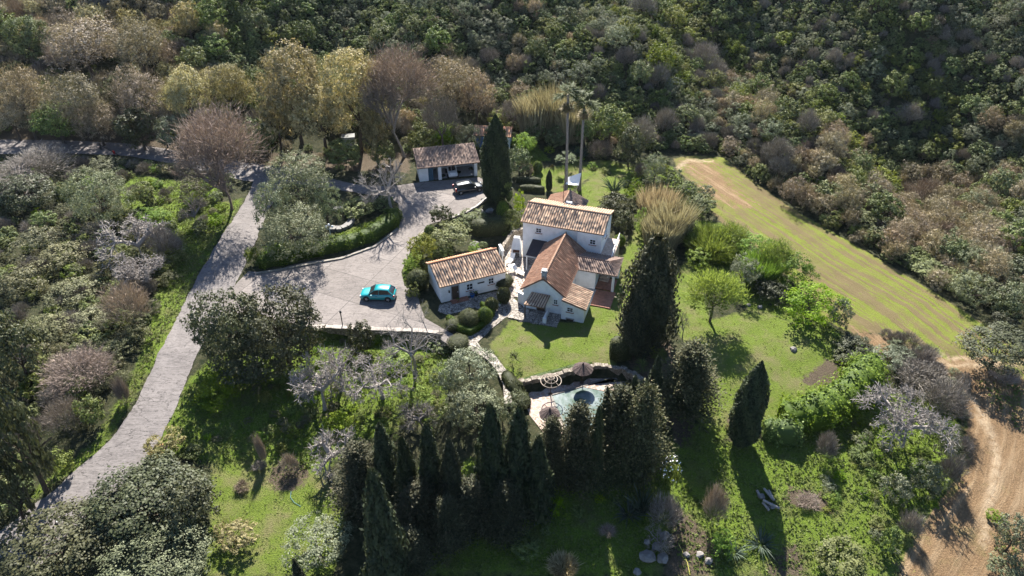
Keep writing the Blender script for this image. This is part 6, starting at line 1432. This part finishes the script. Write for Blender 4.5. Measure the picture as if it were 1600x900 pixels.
def scatter(name, label, recs, protos, kind='stuff'):
    """one object that repeats crown shapes over many points: recs = (x, y, z, sx, sz, proto index)"""
    me = bpy.data.meshes.new(name); me.vertices.add(len(recs)); A = np.array(recs, np.float32)
    me.vertices.foreach_set('co', A[:, :3].ravel())
    for nm, col in (('sc', None), ('rot', None), ('pi', A[:, 5])):
        if nm == 'pi': a = me.attributes.new(nm, 'INT', 'POINT'); a.data.foreach_set('value', A[:, 5].astype(np.int32))
        elif nm == 'rot': a = me.attributes.new(nm, 'FLOAT_VECTOR', 'POINT'); q = np.random.default_rng(2).uniform(0, 6.28, len(A)); a.data.foreach_set('vector', np.c_[q * 0, q * 0, q].astype(np.float32).ravel())
        else: a = me.attributes.new(nm, 'FLOAT_VECTOR', 'POINT'); a.data.foreach_set('vector', np.c_[A[:, 3], A[:, 3], A[:, 4]].astype(np.float32).ravel())
    o = link(name, me); tag(o, label, name.replace('_', ' '), None, kind)
    ng = bpy.data.node_groups.new(name + '_nodes', 'GeometryNodeTree'); ng.interface.new_socket('Geometry', in_out='INPUT', socket_type='NodeSocketGeometry'); ng.interface.new_socket('Geometry', in_out='OUTPUT', socket_type='NodeSocketGeometry')
    gi = ng.nodes.new('NodeGroupInput'); go = ng.nodes.new('NodeGroupOutput'); jn = ng.nodes.new('GeometryNodeJoinGeometry')
    def na(nm, dt): n_ = ng.nodes.new('GeometryNodeInputNamedAttribute'); n_.data_type = dt; n_.inputs['Name'].default_value = nm; return n_.outputs[0]
    pi = na('pi', 'INT'); sc = na('sc', 'FLOAT_VECTOR'); rt = na('rot', 'FLOAT_VECTOR'); e2r = ng.nodes.new('FunctionNodeEulerToRotation'); ng.links.new(rt, e2r.inputs[0])
    for i, po in enumerate(protos):
        cmp = ng.nodes.new('FunctionNodeCompare'); cmp.data_type = 'INT'; cmp.operation = 'EQUAL'; ng.links.new(pi, cmp.inputs[2]); cmp.inputs[3].default_value = i
        oi = ng.nodes.new('GeometryNodeObjectInfo'); oi.inputs['Object'].default_value = po; oi.inputs['As Instance'].default_value = True
        iop = ng.nodes.new('GeometryNodeInstanceOnPoints'); ng.links.new(gi.outputs[0], iop.inputs['Points']); ng.links.new(cmp.outputs[0], iop.inputs['Selection']); ng.links.new(oi.outputs['Geometry'], iop.inputs['Instance'])
        ng.links.new(e2r.outputs[0], iop.inputs['Rotation']); ng.links.new(sc, iop.inputs['Scale']); ng.links.new(iop.outputs[0], jn.inputs[0])
    ng.links.new(jn.outputs[0], go.inputs[0]); md = o.modifiers.new('scatter', 'NODES'); md.node_group = ng
    return o
SRC = {}
def source(kind, Rr, var):
    """index of a crown already standing in the scene that can be repeated"""
    me, R0, H0 = crown_mesh(kind, Rr, Rr, var)
    if me.name not in SRC:
        ob = next((o for o in COL.objects if o.data is me), None)
        if ob is None: return None
        SRC[me.name] = (ob, R0, H0, len(SRC))
    return SRC[me.name]
recs = []
rs = random.Random(3)
def add_rec(recs, x, y, z, s_, kd, hh):
    for v_ in rs.sample(range(NVAR), NVAR):
        for rq in (s_, 1.3, 2.6):
            so = source(kd, rq, v_)
            if so: ob, R0, H0, i = so; recs.append((x, y, z + hh * .8, s_ / R0, hh / H0, i)); return
for (x, y, z, s_, kd, px, py, pr) in TREES[NIND:]: add_rec(recs, x, y, z, s_, kd, s_ * rs.uniform(.75, 1.1))
# beyond the top of the picture, the same wood goes on, more loosely
for _ in range(900):
    x = rs.uniform(-260, 280); y = rs.uniform(60, 330)
    if y < np.interp(x, HLX, HLY) + 2: continue
    px, py, zc = proj(x, y, Hs(x, y))
    if -100 < px < 1700 and -100 < py < 1000: continue
    s_ = rs.uniform(2.4, 4.5); add_rec(recs, x, y, Hs(x, y), s_, rs.choice(['evergreen', 'olive', 'tan', 'lime']), s_ * .8)
protos = [None] * len(SRC)
for v_ in SRC.values(): protos[v_[3]] = v_[0]
scatter('woodland', 'mass of small trees and bushes covering the hillside behind the house', recs, protos)
# undergrowth: low scrub between the trees and over the left bank
SRC0 = dict(SRC); SRC.clear(); urec = []
def polyfill(polypx, n, kinds, smin, smax, hk=.75):
    P = pk(polypx); xs = [p[0] for p in P]; ys = [p[1] for p in P]; c_ = 0; t_ = 0
    while c_ < n and t_ < n * 8:
        t_ += 1; x = rs.uniform(min(xs), max(xs)); y = rs.uniform(min(ys), max(ys))
        if not inpoly(np.array([x]), np.array([y]), P)[0]: continue
        if any(inpoly(np.array([x]), np.array([y]), q)[0] for q in HARD): continue
        if min(float(polydist(np.array([x]), np.array([y]), q)[0]) for q in (RL, RR_, LT, LB)) < smax * .7: continue
        s_ = rs.uniform(smin, smax); add_rec(urec, x, y, Hs(x, y) - .1, s_, rs.choice(kinds), s_ * hk); c_ += 1
for _ in range(2600):
    x = rs.uniform(-110, 130); y = rs.uniform(60, 180); s = y - np.interp(x, HLX, HLY)
    if s < .3: continue
    px, py, zc = proj(x, y, Hs(x, y))
    if not (-60 < px < 1660 and -60 < py < 600): continue
    s_ = rs.uniform(.7, 1.3); add_rec(urec, x, y, Hs(x, y) - .1, s_, rs.choice(['evergreen', 'evergreen', 'olive', 'lime', 'tan', 'bramble']), s_ * .8)
polyfill([(-40, 330), (60, 330), (200, 330), (290, 370), (280, 420), (235, 500), (200, 590), (140, 660), (60, 720), (-60, 800)], 330, ['bramble', 'bramble', 'bramble', 'twig', 'lime', 'evergreen'], .6, 1.5, .7)
polyfill([(-60, 245), (260, 258), (370, 280), (340, 360), (290, 370), (-60, 340)], 130, ['bramble', 'evergreen', 'bright', 'twig', 'evergreen'], .5, 1.3)
polyfill([(430, 520), (700, 525), (690, 680), (480, 720), (330, 700), (300, 600)], 120, ['bright', 'bright', 'lime', 'bramble'], .3, .8, .6)
polyfill([(1330, 640), (1500, 640), (1490, 760), (1400, 880), (1280, 800), (1290, 720)], 80, ['bright', 'bright', 'olive', 'lime'], .25, .7, .6)
polyfill([(640, 195), (760, 200), (860, 230), (930, 240), (1040, 250), (1110, 320), (1000, 300), (860, 240), (700, 240)], 70, ['bright', 'evergreen', 'lime'], .4, 1.0, .7)
polyfill([(1380, 520), (1500, 590), (1510, 720), (1460, 640), (1400, 570)], 40, ['twig', 'olive', 'twig'], .5, 1.2, .8)
polyfill([(640, 380), (760, 350), (800, 330), (800, 370), (770, 390), (650, 430)], 30, ['evergreen', 'lime', 'bright'], .3, .7, .7)
polyfill([(0, 690), (60, 760), (-20, 830), (-60, 800)], 20, ['dark', 'evergreen'], .8, 1.4)
polyfill([(640, 700), (1040, 720), (1040, 820), (640, 860)], 60, ['evergreen', 'bright', 'evergreen'], .3, .7, .6)
protos = [None] * len(SRC)
for v_ in SRC.values(): protos[v_[3]] = v_[0]
scatter('undergrowth', 'tangled low scrub filling the ground between the trees', urec, protos)

# ---------------------------------------------------------------- grass and weeds
def grass(name, label, polys, per_m2, hmin, hmax, mat, kinds=4, w=.05, avoid=HARD, seed=1, spread=.6):
    rg = np.random.default_rng(seed); Pall = []
    for poly in polys:
        P = np.array(pk(poly)); lo, hi = P.min(0), P.max(0); n = int((hi - lo).prod() * per_m2); q = rg.uniform(lo, hi, (n, 2))
        k = inpoly(q[:, 0], q[:, 1], [tuple(p) for p in P])
        for a in avoid: k &= ~inpoly(q[:, 0], q[:, 1], a)
        d = polydist(q[:, 0], q[:, 1], [tuple(p) for p in P], True)
        pn = .5 + .5 * np.sin(q[:, 0] * .9 + 1.3 * np.sin(q[:, 1] * .7)) * np.sin(q[:, 1] * 1.1 + np.sin(q[:, 0] * .8))
        k &= rg.random(n) < np.clip(d / .8, .25, 1) * (.35 + .65 * pn); Pall.append(q[k])
    Q_ = np.vstack(Pall); n = len(Q_); z = H(Q_[:, 0], Q_[:, 1]); idx = np.repeat(np.arange(n), kinds); m_ = len(idx)
    sz = rg.uniform(hmin, hmax, n)[idx] * rg.uniform(.6, 1.2, m_); a = rg.uniform(0, 6.28, m_)
    off = np.c_[np.cos(a), np.sin(a)] * (sz * spread * rg.uniform(.2, 1, m_))[:, None]
    B = np.c_[Q_[idx] + off * .3, z[idx] - .03 + rg.uniform(0, .25, m_) * sz]; D = unit(np.c_[off, sz * .55]); N = unit(np.cross(D, rg.normal(size=(m_, 3))) + np.array([0, 0, .8]))
    V, Fc, v = cards(rg, B + D * sz[:, None] * .4, N, sz, sz * w, np.clip(rg.random(n)[idx] * .5 + rg.random(m_) * .5, 0, 1), long=D)
    o = link(name, np_mesh(name, V, Fc, mat, attrs={'v': ('FACE', v)})); return tag(o, label, name, None, 'stuff')
grass('weeds', 'rank bright green weeds over the rough garden ground', WEED, 30, .09, .27, LEAF['weed'], 5, .5, seed=2)
grass('grass', 'sparse longer grass tufts in the lawns and field margins', [LAWN3, LAWN2, LAWN, LAWN4, [(1060, 300), (1130, 360), (1260, 460), (1300, 500), (1340, 520), (1280, 470), (1180, 380), (1110, 300)]], 5, .08, .2, LEAF['weedpale'], 4, .35, seed=3)

grass('lawn_grass', 'short bright grass of the lower garden and the rough slope', [LAWN4, [(1060, 640), (1140, 690), (1220, 690), (1230, 760), (1180, 900), (1110, 900), (1080, 780)]], 34, .05, .13, LEAF['weed'], 4, .5, seed=5)
VERGE = [(x - 26, y - 2) for x, y in ROAD_L[1:11]] + [(x - 2, y) for x, y in ROAD_L[1:11]][::-1]
grass('dry_grass', 'dry yellowish grass along the left edge of the road', [VERGE], 34, .08, .22, LEAF['weedpale'], 5, .4, seed=6)
fl = next(o for o in COL.objects if o.get('label', '').startswith('shrub dotted with white')); rg = np.random.default_rng(6)
u = unit(rg.normal(size=(70, 3))); u[:, 2] = np.abs(u[:, 2]); cr = fl.children[0]; Rf = cr.scale[0] * 1.3; P = u * np.array([Rf, Rf, cr.scale[2] * 1.3]) * rg.uniform(.9, 1.05, (70, 1)) + np.array(cr.location)
V, Fc, v = cards(rg, P, unit(u + rg.normal(0, .3, u.shape)), np.full(70, .16), .14, rg.random(70)); link('flowers', np_mesh('flowers', V, Fc, WMET, attrs={'v': ('FACE', v)}), fl)
# ---------------------------------------------------------------- air
m, nt, out = newmat('haze'); t = NT(nt); pv = t.n('ShaderNodeVolumePrincipled'); pv.inputs['Color'].default_value = (.75, .82, .95, 1); pv.inputs['Density'].default_value = HAZE; pv.inputs['Anisotropy'].default_value = .3
nt.links.new(pv.outputs[0], out.inputs['Volume'])
if HAZE > 0:
    zmax = max(float(Zg.max()), CAMH) + 12; mb = MB(); mb.box(-2620, 2620, -920, 4220, float(Zg.min()) - 1.0, zmax); hz_ = mb.build('haze', m); tag(hz_, 'thin bluish air over the valley', 'haze', None, 'stuff')
